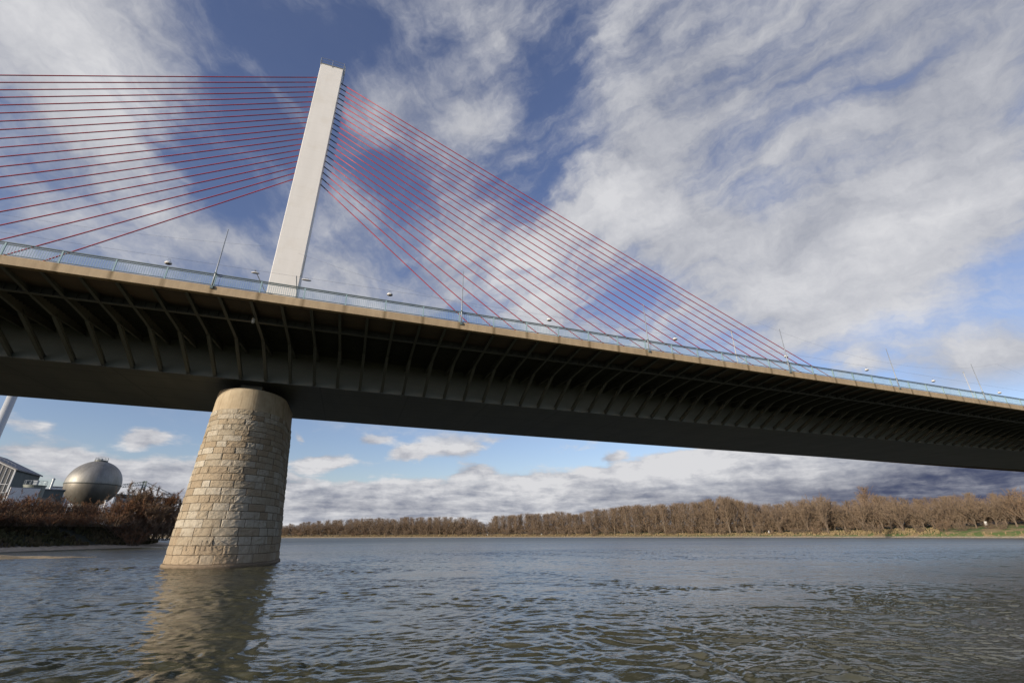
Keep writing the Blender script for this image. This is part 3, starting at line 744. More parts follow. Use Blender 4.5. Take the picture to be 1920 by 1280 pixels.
# ---------------------------------------------------------------- banks
def resample(pts, step):
    pts = [Vector((*p, 0)) for p in pts]; out = []
    for i in range(len(pts)-1):
        p0 = pts[max(i-1,0)]; p1 = pts[i]; p2 = pts[i+1]; p3 = pts[min(i+2,len(pts)-1)]
        n = max(2, int((p2-p1).length/step))
        for k in range(n):
            t = k/n
            out.append(.5*((2*p1)+(p2-p0)*t+(2*p0-5*p1+4*p2-p3)*t*t+(3*p1-p0-3*p2+p3)*t**3))
    out.append(pts[-1]); return out
def rise(y): return 1+.95*min(1, max(0, (265-y)/120))
def bank(name, shore, prof, side, mat, step=6, jit=.25, lift=False):
    P_ = resample(shore, step); b = MB(); rows = []; r = random.Random(3)
    ph = [r.uniform(0, 6.28) for _ in range(6)]
    for i, p in enumerate(P_):
        d = (P_[min(i+1,len(P_)-1)]-P_[max(i-1,0)]).normalized(); n = Vector((d.y,-d.x,0))*side
        row = []
        for s_, z_ in prof:
            wob = math.sin(i*.31+ph[0]+s_*.05)+.6*math.sin(i*.83+ph[1])+.4*math.sin(i*1.7+ph[2]+s_*.3)
            q = p+n*(s_+wob*.5*min(1,s_/5+.6))
            row.append((q.x, q.y, z_*(rise(p.y) if lift and z_ > 1 else 1)+(wob*jit*min(1,max(0,z_)/2)+r.uniform(-.06,.06)*min(1,max(z_,0)) if z_ > .05 else 0)))
        rows.append(row)
    b.quad_strip(rows, closed=False)
    o = b.build(name, mat, smooth=True); fix_normals(o)
    if o.data.polygons[len(o.data.polygons)//2].normal.z < 0: o.data.flip_normals()
    return tag(o, kind='structure')
def mat_bank(name, sand, dry, green, dark, zs, gx):
    m, nt, b = material(name, dry, .95)
    P = position(nt); sp = nt.node('ShaderNodeSeparateXYZ', i0=P)
    n = nt.noise(P, .12, 5, .6).outputs[0]; n2 = nt.noise(P, 1.3, 5, .65).outputs[0]; n3 = nt.noise(nt.mapping(P, scale=(.3,.3,2.5)), .6, 5, .6).outputs[0]
    c = nt.mix(nt.ramp(n2, .35, .65), dry, tuple(k*.62 for k in dry))
    c = nt.mix(nt.math('MULTIPLY', nt.ramp(n, .4, .55), nt.ramp(sp.outputs[0], *gx)), c, nt.mix(n2, green, tuple(k*.6 for k in green)))
    c = nt.mix(nt.ramp(n3, .5, .68, 0, .7), c, dark)
    zz = nt.math('ADD', sp.outputs[2], nt.math('MULTIPLY', nt.math('SUBTRACT', n2, .5), .5))
    c = nt.mix(nt.ramp(zz, zs[0], zs[1], 1, 0), c, nt.mix(nt.ramp(n2, .35, .65), sand, tuple(k*.6 for k in sand)))
    if name == 'far_bank_soil': c = nt.mix(nt.ramp(zz, 5.4, 7.5), c, (.12,.088,.058))
    nt.set(b.inputs['Base Color'], c)
    bp = nt.node('ShaderNodeBump', Height=n2, Strength=1.0, Distance=.25); nt.l.new(bp.outputs[0], b.inputs['Normal'])
    return m
LEFT = [(-90,-160),(-72,0),(-60,70),(-53,103),(-48,124),(-41.5,138),(-45,160),(-57,200),(-75,250),(-105,340),(-160,500),(-240,740)]
FAR = [(285,-200),(296,0),(300,80),(297,141),(286,232),(234,358),(155,474),(31,598),(-71,676),(-190,770),(-330,860)]
bank('riverbank', LEFT, [(-4,-1),(0,-.05),(2,.25),(5,.6),(7,1.2),(14,3.6),(22,5.4),(30,6.3),(60,6.6),(140,6.8)], -1,
     mat_bank('left_bank_soil', (.46,.37,.26), (.036,.028,.018), (.028,.034,.014), (.018,.016,.011), (.45,.75), (-300,-100)), 4)
bank('riverbank', FAR, [(-4,-1),(0,-.05),(1.2,.55),(4,1.1),(9,1.7),(18,2.4),(30,3.2),(60,4.5),(120,6.5),(220,9),(500,9.5),(2500,10)], 1,
     mat_bank('far_bank_soil', (.42,.35,.25), (.40,.29,.14), (.13,.20,.045), (.26,.18,.09), (.5,.9), (205,262)), 6, lift=True)
# sand spit beside the left bank
b = MB(); r = random.Random(8); prs = []
for i in range(41):
    t = i/40; ax = Vector((-60+32*t, 66+6.3*t, 0)); w = (1.9*(1-t**3)+.08)*(1+.25*math.sin(i*.9)); hgt = .55*(1-t**2.5)
    prs.append([(ax.x, ax.y-w-.3, -.15), (ax.x, ax.y-w, .03), (ax.x, ax.y-w*.4, hgt*r.uniform(.8,1.2)), (ax.x, ax.y+w*.5, hgt*1.3*r.uniform(.7,1.1)), (ax.x, ax.y+w, .02), (ax.x, ax.y+w+.4, -.15)])
b.quad_strip(prs, closed=False)
tag(fix_normals(b.build('sandbank', mottled('wet_sand', (.52,.41,.27), (.36,.28,.18), 1.4, .9, .06, 6))), kind='structure')
if COL.objects['sandbank'].data.polygons[60].normal.z < 0: COL.objects['sandbank'].data.flip_normals()

def far_at(az):
    """shore point of the far bank in direction az (deg), interpolated along the shoreline"""
    P_ = FARP; d = Vector((math.sin(math.radians(az)), math.cos(math.radians(az)), 0)); best = None
    for i in range(len(P_)-1):
        a, c = P_[i], P_[i+1]
        ca = a.x*d.y-a.y*d.x; cb_ = c.x*d.y-c.y*d.x
        if ca*cb_ <= 0 and a.dot(d) > 0:
            t = ca/(ca-cb_) if ca != cb_ else 0; return a.lerp(c, t).length
    return 600
FARP = resample(FAR, 6)
def far_z(s_):
    pr = [(0,0),(1.2,.55),(4,1.1),(9,1.7),(18,2.4),(30,3.2),(60,4.5),(120,6.5),(500,9)]
    for (a, za), (c, zc) in zip(pr, pr[1:]):
        if s_ <= c: return za+(zc-za)*(s_-a)/(c-a)
    return 6

# ---------------------------------------------------------------- bare winter trees
def tri_tube(b, pts, rad, n=3):
    b.tube(pts, rad, n, False)
def branch(p, d, L, r, up=.15, wob=.18, n=4):
    pts = [Vector(p)]; d = Vector(d).normalized()
    for k in range(n):
        d = (d+Vector((r.uniform(-wob,wob), r.uniform(-wob,wob), r.uniform(-wob,wob)+up))).normalized()
        pts.append(pts[-1]+d*(L/n))
    return pts
def twig(b, p, d, L, w, r):
    d = Vector(d).normalized(); q = Vector((r.uniform(-1,1), r.uniform(-1,1), r.uniform(-1,1)))
    u = d.cross(q).normalized()*w*.5; o = len(b.v)
    m = p+d*L*.55+q*L*.05; e = p+d*L+q*L*.12
    b.v += [tuple(p-u), tuple(p+u), tuple(m+u*.7), tuple(m-u*.7), tuple(e)]
    b.f += [(o,o+1,o+2,o+3), (o+3,o+2,o+4)]
def make_tree(seed, kind):
    """unit-height tree; returns trunk MB and crown MB"""
    r = random.Random(seed); tr, cr = MB(), MB()
    limbs = []
    if kind == 'slender':
        top = .93; pts = [Vector((0,0,-.03))]; k_ = Vector((r.uniform(-.02,.02), r.uniform(-.02,.02), 0))
        for k in range(1, 8): pts.append(Vector((0,0,top*k/7))+k_*k*.5+Vector((r.uniform(-.006,.006), r.uniform(-.006,.006), 0)))
        tri_tube(tr, pts, [.013*(1-k/8.2) for k in range(8)], 6)
        nl = 46
        for i in range(nl):
            t = .20+.76*(i/nl)**.9; az = i*2.4+r.uniform(-.4,.4)
            j = min(int(t/top*7), 6); f_ = t/top*7-j; p = pts[j].lerp(pts[j+1], min(f_,1))
            wid = .17*math.sin(min(1,(t-.12)/.85)*PI)**.6+.03
            el = r.uniform(.75,1.15); L = wid/math.cos(el)*r.uniform(.75,1.1); L = min(L, (1.0-t)/math.sin(el)+.03)
            limbs.append((branch(p, (math.cos(az)*math.cos(el), math.sin(az)*math.cos(el), math.sin(el)), L, r, .10), .0034, 24, .055))
    elif kind in ('round', 'bushy'):
        pts = [Vector((0,0,-.03)), Vector((r.uniform(-.01,.01),0,.1)), Vector((r.uniform(-.02,.02),r.uniform(-.02,.02),.24))]
        tri_tube(tr, pts, [.028,.022,.016], 7)
        for i in range(7):
            az = i*2.4+r.uniform(-.5,.5); el = r.uniform(.75,1.35); L = r.uniform(.5,.7)
            st = pts[1].lerp(pts[2], r.random()); m_ = branch(st, (math.cos(az)*math.cos(el), math.sin(az)*math.cos(el), math.sin(el)), L, r, .05, .16, 5)
            tri_tube(tr, m_, [.012,.0095,.0075,.0055,.0035,.002], 5)
            for k in range(11 if kind == 'round' else 16):
                t = r.uniform(.2,1)*5; j = min(int(t),4); p = m_[j].lerp(m_[j+1], t-j)
                a2 = r.uniform(0,6.28); e2 = r.uniform(-.1,1.2)
                limbs.append((branch(p, (math.cos(a2)*math.cos(e2), math.sin(a2)*math.cos(e2), math.sin(e2)), r.uniform(.12,.26), r, .12, .22), .0032, 20 if kind == 'round' else 42, .06 if kind == 'round' else .075))
    elif kind == 'shrub':
        for i in range(26):
            az = i*2.4; el = r.uniform(.5,1.45); L = r.uniform(.5,.95)
            m_ = branch((math.cos(az)*r.uniform(0,.22), math.sin(az)*r.uniform(0,.22), -.03), (math.cos(az)*math.cos(el), math.sin(az)*math.cos(el), math.sin(el)), L, r, .06, .14, 5)
            tri_tube(tr, m_, [.010,.008,.006,.005,.0035,.002], 4)
            for k in range(5):
                t = r.uniform(.15,1)*5; j = min(int(t),4); p = m_[j].lerp(m_[j+1], t-j); a2 = r.uniform(0,6.28); e2 = r.uniform(0,1.3)
                limbs.append((branch(p, (math.cos(a2)*math.cos(e2), math.sin(a2)*math.cos(e2), math.sin(e2)), r.uniform(.1,.24), r, .1, .2), .004, 16, .08))
    for pts, rad, nt_, tl in limbs:
        tri_tube(cr, pts, [rad*(1-.17*k) for k in range(len(pts))], 3)
        for k in range(nt_):
            t = (k+r.random())/nt_*(len(pts)-1)*.92+.08*(len(pts)-1); j = min(int(t), len(pts)-2); p = pts[j].lerp(pts[j+1], t-j)
            d = (pts[j+1]-pts[j]).normalized()+Vector((r.uniform(-1,1), r.uniform(-1,1), r.uniform(-.5,1)))*.9
            twig(cr, p, d, tl*r.uniform(.6,1.4), dict(slender=.0042, round=.0042, bushy=.0052, shrub=.0075)[kind]*r.uniform(.7,1.3), r)
    return tr, cr
def mat_twigs(name, a, c, d):
    m, nt, b = material(name, a, .9, spec=.2)
    oi = nt.n.new('ShaderNodeObjectInfo').outputs['Random']
    n = nt.noise(position(nt), .25, 3).outputs[0]
    x = nt.mix(oi, a, c); x = nt.mix(nt.ramp(n, .4, .65, 0, .7), x, d)
    nt.set(b.inputs['Base Color'], x); return m
M['bark'] = mat_twigs('pale_bark', (.24,.20,.15), (.17,.135,.095), (.20,.16,.11))
M['bark_dark'] = mat_twigs('brown_bark', (.17,.13,.095), (.13,.10,.072), (.15,.115,.082))
M['twig'] = mat_twigs('winter_twigs', (.21,.150,.098), (.178,.132,.094), (.225,.168,.112))
M['twig_red'] = mat_twigs('reddish_twigs', (.205,.10,.052), (.16,.085,.048), (.225,.13,.068))
M['twig_dark'] = mat_twigs('brown_twigs', (.225,.15,.095), (.185,.128,.085), (.245,.168,.105))
PROTO = {}
for kind, n in (('slender', 5), ('round', 5), ('shrub', 4), ('bushy', 3)):
    PROTO[kind] = []
    for i in range(n):
        tr, cr = make_tree(100+i*7+len(kind), kind)
        a = bpy.data.meshes.new('trunk'); a.from_pydata(tr.v, [], tr.f); a.materials.append(M['bark'])
        c = bpy.data.meshes.new('crown'); c.from_pydata(cr.v, [], cr.f); c.materials.append(M['twig'])
        if kind != 'slender': a.materials[0] = M['bark_dark']
        PROTO[kind].append((a, c, cr))
def plant(name, kind, i, loc, h, wide, rz, label, cat, group=None, tw=None):
    t = empty(name, loc, rz); t.scale = (h*wide, h*wide, h)
    a, c, _ = PROTO[kind][i % len(PROTO[kind])]
    o1 = bpy.data.objects.new('trunk' if kind != 'shrub' else 'stems', a); o2 = bpy.data.objects.new('crown', c)
    for o in (o1, o2): COL.objects.link(o); o.parent = t
    if tw:
        key = c.name+tw
        if key not in PROTO:
            c2 = c.copy(); c2.materials.clear(); c2.materials.append(M[tw]); PROTO[key] = c2
        o2.data = PROTO[key]
    return tag(t, label, cat, group)
TOPS = [(-12,1.0),(-9,1.1),(-6.6,1.2),(-3,1.56),(2.6,1.98),(4.9,1.87),(6,1.98),(12.2,2.0),(14.6,1.8),(15.4,1.45),(16.6,2.1),(24,2.52),(25.7,2.3),(27.3,2.62),(32,3.1),(39,3.3),(42.5,3.75),(45.5,2.85),(48.5,3.15),(51,3.7),(53,2.8),(55,3.6),(58,3.05),(61.7,3.2),(66,3.2),(70,3.4),(80,3.5),(90,3.4)]
def top_el(az):
    for (a, e1), (c, e2) in zip(TOPS, TOPS[1:]):
        if az <= c: return e1+(e2-e1)*(az-a)/(c-a)
    return 3.4
def far_loc(az, s_):
    d = far_at(az)+s_; a = math.radians(az); z_ = far_z(s_); z_ *= rise(far_at(az)*math.cos(a)) if z_ > 1 else 1; return Vector((d*math.sin(a), d*math.cos(a), z_-.2)), d
r = random.Random(11)
# the wood behind: one mass
wb = MB(); low = {}
def thin(cr, keep, rr):
    out = MB(); 
    return cr
az = -12.5
woods_v, woods_f, off = [], [], 0
CA = {k: [(np.array(p[2].v), p[2].f) for p in PROTO[k]] for k in ('slender', 'round', 'shrub')}
while az < 84:
    for row, s_ in enumerate((40, 52, 66, 84, 108)):
        a_ = az+r.uniform(-.3,.3); L_, d = far_loc(a_, s_+r.uniform(-7,7))
        h = (d*math.tan(math.radians(top_el(a_)))+2.2-L_.z)*r.uniform(.84,.97)
        if 14.4 < a_ < 16.2: h *= .8
        k = 'round' if r.random() < (.6 if a_ > 45 or a_ < 14 else .25) else 'slender'
        v, f = CA[k][r.randrange(5)]
        wdt = h*r.uniform(.85,1.2)*(1.15 if k == 'round' else 1.25); c_, s__ = math.cos(a_*9), math.sin(a_*9)
        nf = len(f); sel = range(0, nf)
        vv = np.stack([(v[:,0]*c_-v[:,1]*s__)*wdt+L_.x, (v[:,0]*s__+v[:,1]*c_)*wdt+L_.y, v[:,2]*h+L_.z], 1)
        woods_v.append(vv); woods_f.append((off, f)); off += len(vv)
    for s_ in (33, 41, 52, 66):
        L_, d = far_loc(az+r.uniform(-.3,.3), s_+r.uniform(-6,6)); h = r.uniform(6,13); v, f = CA['shrub'][r.randrange(4)]
        woods_v.append(np.stack([v[:,0]*h*1.3+L_.x, v[:,1]*h*1.3+L_.y, v[:,2]*h+L_.z], 1)); woods_f.append((off, f)); off += len(v)
    az += .72 if az > 14 else .5
me = bpy.data.meshes.new('far_woods'); fl = []
for o_, f in woods_f: fl += [tuple(k+o_ for k in x) for x in f]
me.from_pydata(np.concatenate(woods_v).tolist(), [], fl); me.materials.append(M['twig'])
fwo = bpy.data.objects.new('far_woods', me); COL.objects.link(fwo)
tag(fwo, 'brown leafless wood stretching along the far bank behind the single trees', 'woods', kind='stuff')
# trees one can tell apart
az = -8.0; n = 0
while az < 67:
    s_ = r.uniform(20,36); L_, d = far_loc(az, s_); h = (d*math.tan(math.radians(top_el(az)))+2.2-L_.z)*r.uniform(.86,1.0)
    if 14.3 < az < 16.4: h *= .72
    if az < 14.3 or az > 46: kind, nm, lab, g = 'round', 'bare_tree', 'broad bare brown tree in the front row of the far bank wood', 'broad bare trees on the far bank'
    else: kind, nm, lab, g = 'slender', 'bare_poplar', 'slim pale stemmed bare poplar in the front rank of the far bank', 'slim bare poplars on the far bank'
    if kind == 'slender' and r.random() < .25: kind, nm, lab, g = 'round', 'bare_tree', 'broad bare brown tree in the front row of the far bank wood', 'broad bare trees on the far bank'
    plant(nm, kind, n, L_, h, r.uniform(1.05,1.4) if kind == 'slender' else r.uniform(.85,1.15), r.uniform(0,6), lab, 'tree', g)
    n += 1; az += (r.uniform(.55,.95) if az > 14 else r.uniform(.65,1.0))
# low willows and scrub in front
az = -7; n = 0
while az < 64:
    s_ = r.uniform(9,17); L_, d = far_loc(az, s_); h = r.uniform(3.0,7.5)
    plant('bare_shrub', 'shrub', n, L_, h, r.uniform(.8,1.2), r.uniform(0,6), 'low bare shrub on the grassy edge of the far bank before the trees', 'shrub', 'low shrubs on the far bank', 'twig' if r.random() < .7 else 'twig_dark')
    n += 1; az += r.uniform(.7,1.9)
for (az, s_, h, kind, w, lab, tw) in ((65.0, 16, 21, 'round', 1.0, 'lone wide bare tree at the right end of the far bank meadow', 'twig_dark'),
    (51.2, 14, 25, 'round', .72, 'tall domed bare tree with many pale stems in the middle of the right far bank', None),
    (42.4, 18, 26.5, 'slender', 1.3, 'tallest slim bare tree rising above the far wood, left of the domed one', None),
    (55.1, 40, 25.0, 'slender', 1.3, 'bare tree top standing clear above the right far wood against the dark cloud', 'twig_dark'),
    (59.2, 18, 17, 'round', 1.0, 'orange brown rounded tree on the right of the far bank', None),
    (57.0, 14, 17.5, 'round', 1.1, 'wide spreading willow leaning over dry grass on the right far bank', None),
    (27.9, 5, 5.5, 'shrub', 1.3, 'pale lone bush right at the water on the far bank', None),
    (50.2, 9, 5.5, 'shrub', 1.2, 'dark purple brown bush at the foot of the domed tree', 'twig_dark')):
    L_, d = far_loc(az, s_); plant('bare_tree' if kind != 'shrub' else 'bare_shrub', kind, int(az), L_, h, w, az, lab, 'tree' if kind != 'shrub' else 'shrub', None, tw)
# dry grass and reeds on both banks
def tufts(name, n, spots, mat, hmin, hmax, label):
    b = MB(); rr_ = random.Random(4)
    for _ in range(n):
        p = spots(rr_); h = rr_.uniform(hmin, hmax); 
        for k in range(3):
            a = rr_.uniform(0, PI); w = h*rr_.uniform(.12,.3); dx, dy = math.cos(a)*w, math.sin(a)*w; o = len(b.v); lx, ly = rr_.uniform(-.3,.3)*h, rr_.uniform(-.3,.3)*h
            b.v += [(p.x-dx, p.y-dy, p.z-.1), (p.x+dx, p.y+dy, p.z-.1), (p.x+dx*.5+lx, p.y+dy*.5+ly, p.z+h), (p.x-dx*.8+lx, p.y-dy*.8+ly, p.z+h*.8)]; b.f.append((o,o+1,o+2,o+3))
    tag(b.build(name, mat), label, 'grass', kind='stuff')
M['drygrass'] = mat_twigs('dry_grass', (.30,.225,.125), (.25,.185,.10), (.22,.18,.09))
def spot_far(q):
    while True:
        az_ = q.uniform(-10, 68); s_ = q.uniform(2.5, 24)
        if not (az_ > 59.5 and s_ > 4): break
    L_, d_ = far_loc(az_, s_); return L_+Vector((0,0,.1))
tufts('dry_grass', 9000, spot_far, M['drygrass'], .4, 1.1, 'tawny dry grass on the low edge of the far bank')
# river kilometre boards
def board(az, s_, h, lab):
    L_, d = far_loc(az, s_); t = tag(empty('marker_board', L_, -math.radians(az)), lab, 'river marker', 'white river marker boards')
    b = MB(); b.box((-h*.14,-.06,h*.35),(h*.14,.06,h*.9)); b.build('board', M['offwhite'], t)
    b = MB(); b.tube([(-h*.12,.12,-.3),(-h*.12,.12,h*.9)], .06, 6); b.tube([(h*.12,.12,-.3),(h*.12,.12,h*.9)], .06, 6); b.build('posts', M['galv'], t)
board(46.05, 12, 3.0, 'white marker board on the far bank left of the domed tree')
board(62.6, 20, 3.6, 'white marker board on the green meadow at the right of the far bank')
board(21.9, 9, 2.2, 'small white marker on the far bank below the slim poplars, right one')
board(15.6, 9, 2.2, 'small white marker on the far bank below the gap in the trees, left one')

# ---------------------------------------------------------------- left bank things
def at_az(az, d, z): a = math.radians(az); return Vector((d*math.sin(a), d*math.cos(a), z))
def hz(az, el, d): return 2.2+d*math.tan(math.radians(el))
M['tank'] = mottled('weathered_aluminium', (.30,.29,.26), (.24,.23,.20), .35, .38, metal=.75, stretch=(1,1,.5))
def mat_tank():
    m, nt, b = material('tank_plates', (.3,.29,.26), .55, .6)
    g = coords(nt, 'Object'); sp = nt.node('ShaderNodeSeparateXYZ', i0=g)
    ang = nt.math('ARCTAN2', sp.outputs[1], sp.outputs[0])
    st = nt.math('ABSOLUTE', nt.math('SUBTRACT', nt.math('FRACT', nt.math('MULTIPLY', ang, 24/PI)), .5))
    n = nt.noise(nt.mapping(g, scale=(1,1,.35)), .45, 6, .65).outputs[0]
    c = nt.mix(nt.ramp(n, .3, .7), (.22,.21,.185), (.33,.32,.29))
    c = nt.mix(nt.ramp(st, 0, .05, .35, 0), c, (.14,.135,.12))
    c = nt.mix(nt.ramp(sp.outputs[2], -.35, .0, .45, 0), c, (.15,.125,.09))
    nt.set(b.inputs['Base Color'], c); return m
M['tank'] = mat_tank()
R_ = 8.1; tz = hz(0, 4.42, 232)
tank = tag(empty('spherical_tank', at_az(-23.0, 232, tz)), 'big grey metal ball shaped tank with a dark waist seam behind the left bank shrubs', 'tank')
b = MB(); b.lathe([(R_*math.sin(PI*k/40)+.0, -R_*math.cos(PI*k/40)) for k in range(41)], (0,0,0), 64); b.build('shell', M['tank'], tank, True)
b = MB(); b.lathe([(R_-.05,-.22),(R_+.14,-.2),(R_+.14,.1),(R_-.05,.14)], (0,0,-.35), 64); b.build('waist_ring', M['steel'], tank, True)
b = MB(); b.lathe([(2.0,-.3),(2.0,.25),(1.7,.3),(0,.35)], (0,0,R_-.05), 24); b.build('top_hatch', M['steel'], tank)
b = MB()
for k in range(10): 
    a = k*2*PI/10; b.tube([(1.9*math.cos(a),1.9*math.sin(a),R_),(1.9*math.cos(a),1.9*math.sin(a),R_+1.2)], .05, 5)
for h in (.7,1.2): b.tube([(1.9*math.cos(2*PI*k/20),1.9*math.sin(2*PI*k/20),R_+h) for k in range(21)], .05, 5)
b.box((-.9,-.7,R_+.2),(.2,.4,R_+.95)); b.build('top_railing', M['galv'], tank)
M['skirt'] = mottled('dark_skirt', (.05,.045,.04), (.07,.06,.05), 1, .8)
b = MB(); b.lathe([(R_*.45,-13.5),(R_*.45,-R_*.89),(0,-R_*.89)], (0,0,0), 32); b.build('support_skirt', M['skirt'], tank)
# glass fronted hall
def mat_glazed():
    m, nt, b = material('hall_glass', (.16,.15,.14), .25)
    n = nt.noise(position(nt), .4, 3).outputs[0]
    nt.set(b.inputs['Base Color'], nt.mix(n, (.12,.115,.11), (.24,.225,.20))); return m
M['glaze'] = mat_glazed(); M['cladding'] = mottled('teal_cladding', (.06,.085,.085), (.09,.11,.11), .5, .6, stretch=(1,1,.2))
M['roof'] = mottled('grey_roof', (.22,.22,.23), (.17,.17,.18), .5, .7)
dB = 196
hall = tag(empty('process_hall', at_az(-28.2, dB, 6)), 'gabled hall with a white gridded glass front at the left edge behind the bank', 'building'); hall.rotation_euler = (0,0,math.radians(8))
zE = hz(0, 5.2, dB)-6; zR = zE+4.6; GW = 9.5
def hb(name, mb, mat, par=hall): return mb.build(name, mat, par)
b = MB(); b.quad_strip([[(0,y,0),(0,y,zE),(-GW,y,zR),(-2*GW,y,zE),(-2*GW,y,0)] for y in (0, 17)]); fix_normals(hb('wall', b, M['cladding']))
b = MB(); b.quad_strip([[(.5,y,zE-.15),(.5,y,zE+.2),(-GW,y,zR+.35),(-2*GW-.5,y,zE+.2),(-2*GW-.5,y,zE-.15),(-GW,y,zR+.02)] for y in (-.6, 17.5)]); fix_normals(hb('roof', b, M['roof']))
b = MB(); b.v = [(-.45,-.05,1),(-.45,-.05,zE-.1),(-GW,-.05,zR-.45),(-2*GW+.45,-.05,zE-.1),(-2*GW+.45,-.05,1)]; b.f = [(0,1,2,3,4)]; fr = hb('window', b, M['glaze'])
b = MB()
for k in range(1, 19):
    x = -k*1.0; zz = zE+(zR-zE)*(1-abs(x+GW)/GW)-.4; b.box((x-.05,-.16,1),(x+.05,-.06,zz))
for z_ in (1.2, 3.4, 5.6, 7.8, 10.0):
    half = GW if z_ < zE else GW*(zR-z_)/(zR-zE)
    b.box((-GW-half+.4,-.2,z_-.09),(-GW+half-.4,-.17,z_+.09))
for sgn in (-1, 1): b.bar((-GW, -.12, zR-.3), (-GW+sgn*GW, -.12, zE+.0), .3, .3)
b.box((-.25,-.22,0),(.12,-.01,zE)); b.build('window_frame', M['white'], fr)
b = MB()
for k in range(9): b.tube([(-.3-GW*.9*k/9,-.3,zE+4.6*.9*k/9+.2),(-.3-GW*.9*k/9,-.3,zE+4.6*.9*k/9+1.3)], .05, 5)
b.tube([(-.3,-.3,zE+1.3),(-.3-GW*.8,-.3,zE+4.6*.8+1.3)], .05, 5); b.build('roof_railing', M['galv'], hall)
# cylindrical tank beside it
dT = 178
cyl = tag(empty('round_tank', at_az(-26.7, dT, 6)), 'low grey green round tank with a flat lid between the hall and the ball tank', 'tank')
zt_ = hz(0, 4.05, dT)-6; b = MB(); b.lathe([(2.15,0),(2.15,zt_-.25),(2.3,zt_-.22),(2.3,zt_),(0,zt_+.15)], (0,0,0), 32); b.build('shell', mottled('green_grey_plate', (.20,.22,.19), (.16,.18,.15), .8, .6), cyl)
b = MB()
for k in range(12): a = k*PI/6; b.tube([(2.2*math.cos(a),2.2*math.sin(a),zt_),(2.2*math.cos(a),2.2*math.sin(a),zt_+1.1)], .04, 5)
b.tube([(2.2*math.cos(2*PI*k/24),2.2*math.sin(2*PI*k/24),zt_+1.1) for k in range(25)], .04, 5); b.build('lid_railing', M['galv'], cyl)
b = MB(); b.box((-.5,-.4,zt_+.1),(.4,.4,zt_+1.3)); b.build('lid_hatch', M['galv'], cyl)
# white container
cont = tag(empty('container', at_az(-27.2, 168, 6.2)), 'white box container in front of the round tank', 'container'); cont.rotation_euler = (0,0,math.radians(30))
zc = hz(0, 3.8, 168)-6.2; b = MB(); b.box((-2.6,-1.2,.1),(2.6,1.2,zc)); b.build('body', M['white'], cont)
b = MB(); b.box((-2.65,-1.25,zc),(2.65,1.25,zc+.12)); b.build('lid', M['roof'], cont)
b = MB(); b.box((2.605,-1.0,.3),(2.64,1.0,zc-.2)); b.build('door', M['cladding'], cont)
# flue pipe
fl_ = tag(empty('flue_pipe', at_az(-25.7, 190, 6)), 'short metal flue pipe sticking up left of the ball tank', 'pipe')
zf = hz(0, 4.62, 190)-6; b = MB(); b.tube([(0,0,0),(0,0,zf)], .28, 12); b.build('pipe', M['galv'], fl_); b = MB(); b.lathe([(.36,0),(.36,.2),(.1,.4)], (0,0,zf-.05), 12); b.build('cowl', M['galv'], fl_)
# low white and grey buildings
def shed(name, az, d, w, el, dep, mat, roof, lab, rz=25):
    t = tag(empty(name, at_az(az, d, 6)), lab, 'building'); t.rotation_euler = (0,0,math.radians(rz)); h = hz(0, el, d)-6
    b = MB(); b.box((-w/2,0,0),(w/2,dep,h)); b.build('wall', mat, t)
    b = MB(); b.box((-w/2-.2,-.2,h),(w/2+.2,dep+.2,h+.25)); b.build('roof', roof, t)
    b = MB(); b.box((-w*.3,-.04,h*.45),(w*.3,-.01,h*.75)); f = b.build('window', M['glaze'], t)
    b = MB(); b.box((-w*.32,-.08,h*.42),(w*.32,-.045,h*.45)); b.build('sill', M['white'], f)
shed('plant_building', -25.0, 262, 7, 4.0, 6, M['white'], M['roof'], 'white flat building partly hidden behind the ball tank')
shed('plant_building', -25.6, 186, 5.5, 3.75, 6, M['cladding'], M['roof'], 'dark low plant building between the round tank and the ball tank')
shed('plant_building', -20.3, 262, 8, 3.45, 6, mottled('pale_blue_render', (.24,.27,.29), (.2,.23,.25), .5, .7), M['roof'], 'pale low building glimpsed right of the ball tank')
# stayed steel gantry
gan = tag(empty('steel_gantry', at_az(-19.35, 212, 6)), 'grey green steel gantry with a peaked tower and sloping trusses right of the ball tank', 'gantry')
M['green_steel'] = mottled('green_steel', (.13,.17,.15), (.16,.2,.18), 1, .6)
zg = hz(0, 4.9, 212)-6; 
b = MB()
for sx_ in (-.8,.8): b.bar((sx_*1.2,0,0), (sx_*.4,0,zg), .35, .35)
for k in range(1, 7): b.bar((-.9+.08*k,0,zg*k/7), (.9-.08*k,0,zg*k/7), .18, .18)
b.build('tower', M['green_steel'], gan)
ra = math.radians(19.35)
def loc_g(az, el): 
    p = at_az(az, 212, hz(0, el, 212)); q = p-gan.location; return Vector((q.x, q.y, q.z))
for (az2, el2) in ((-20.95, 4.35), (-16.6, 3.5)):
    b = MB(); A, B_ = loc_g(-19.35, 4.85), loc_g(az2, el2); A2, B2 = A-Vector((0,0,.1)), B_-Vector((0,0,-.5)); lowA = A-Vector((0,0,1.1))
    b.bar(A, B2, .16, .16); b.bar(lowA, B2-Vector((0,0,1.0)), .16, .16)
    for k in range(9): p = A.lerp(B2, k/9); q = lowA.lerp(B2-Vector((0,0,1)), (k+.5)/9); b.bar(p, q, .09, .09); b.bar(q, A.lerp(B2, (k+1)/9), .09, .09)
    b.build('truss', M['green_steel'], gan)
b = MB(); b.bar(loc_g(-21.2, 3.55), loc_g(-16.6, 3.3), .5, .9); b.build('walkway', M['green_steel'], gan)
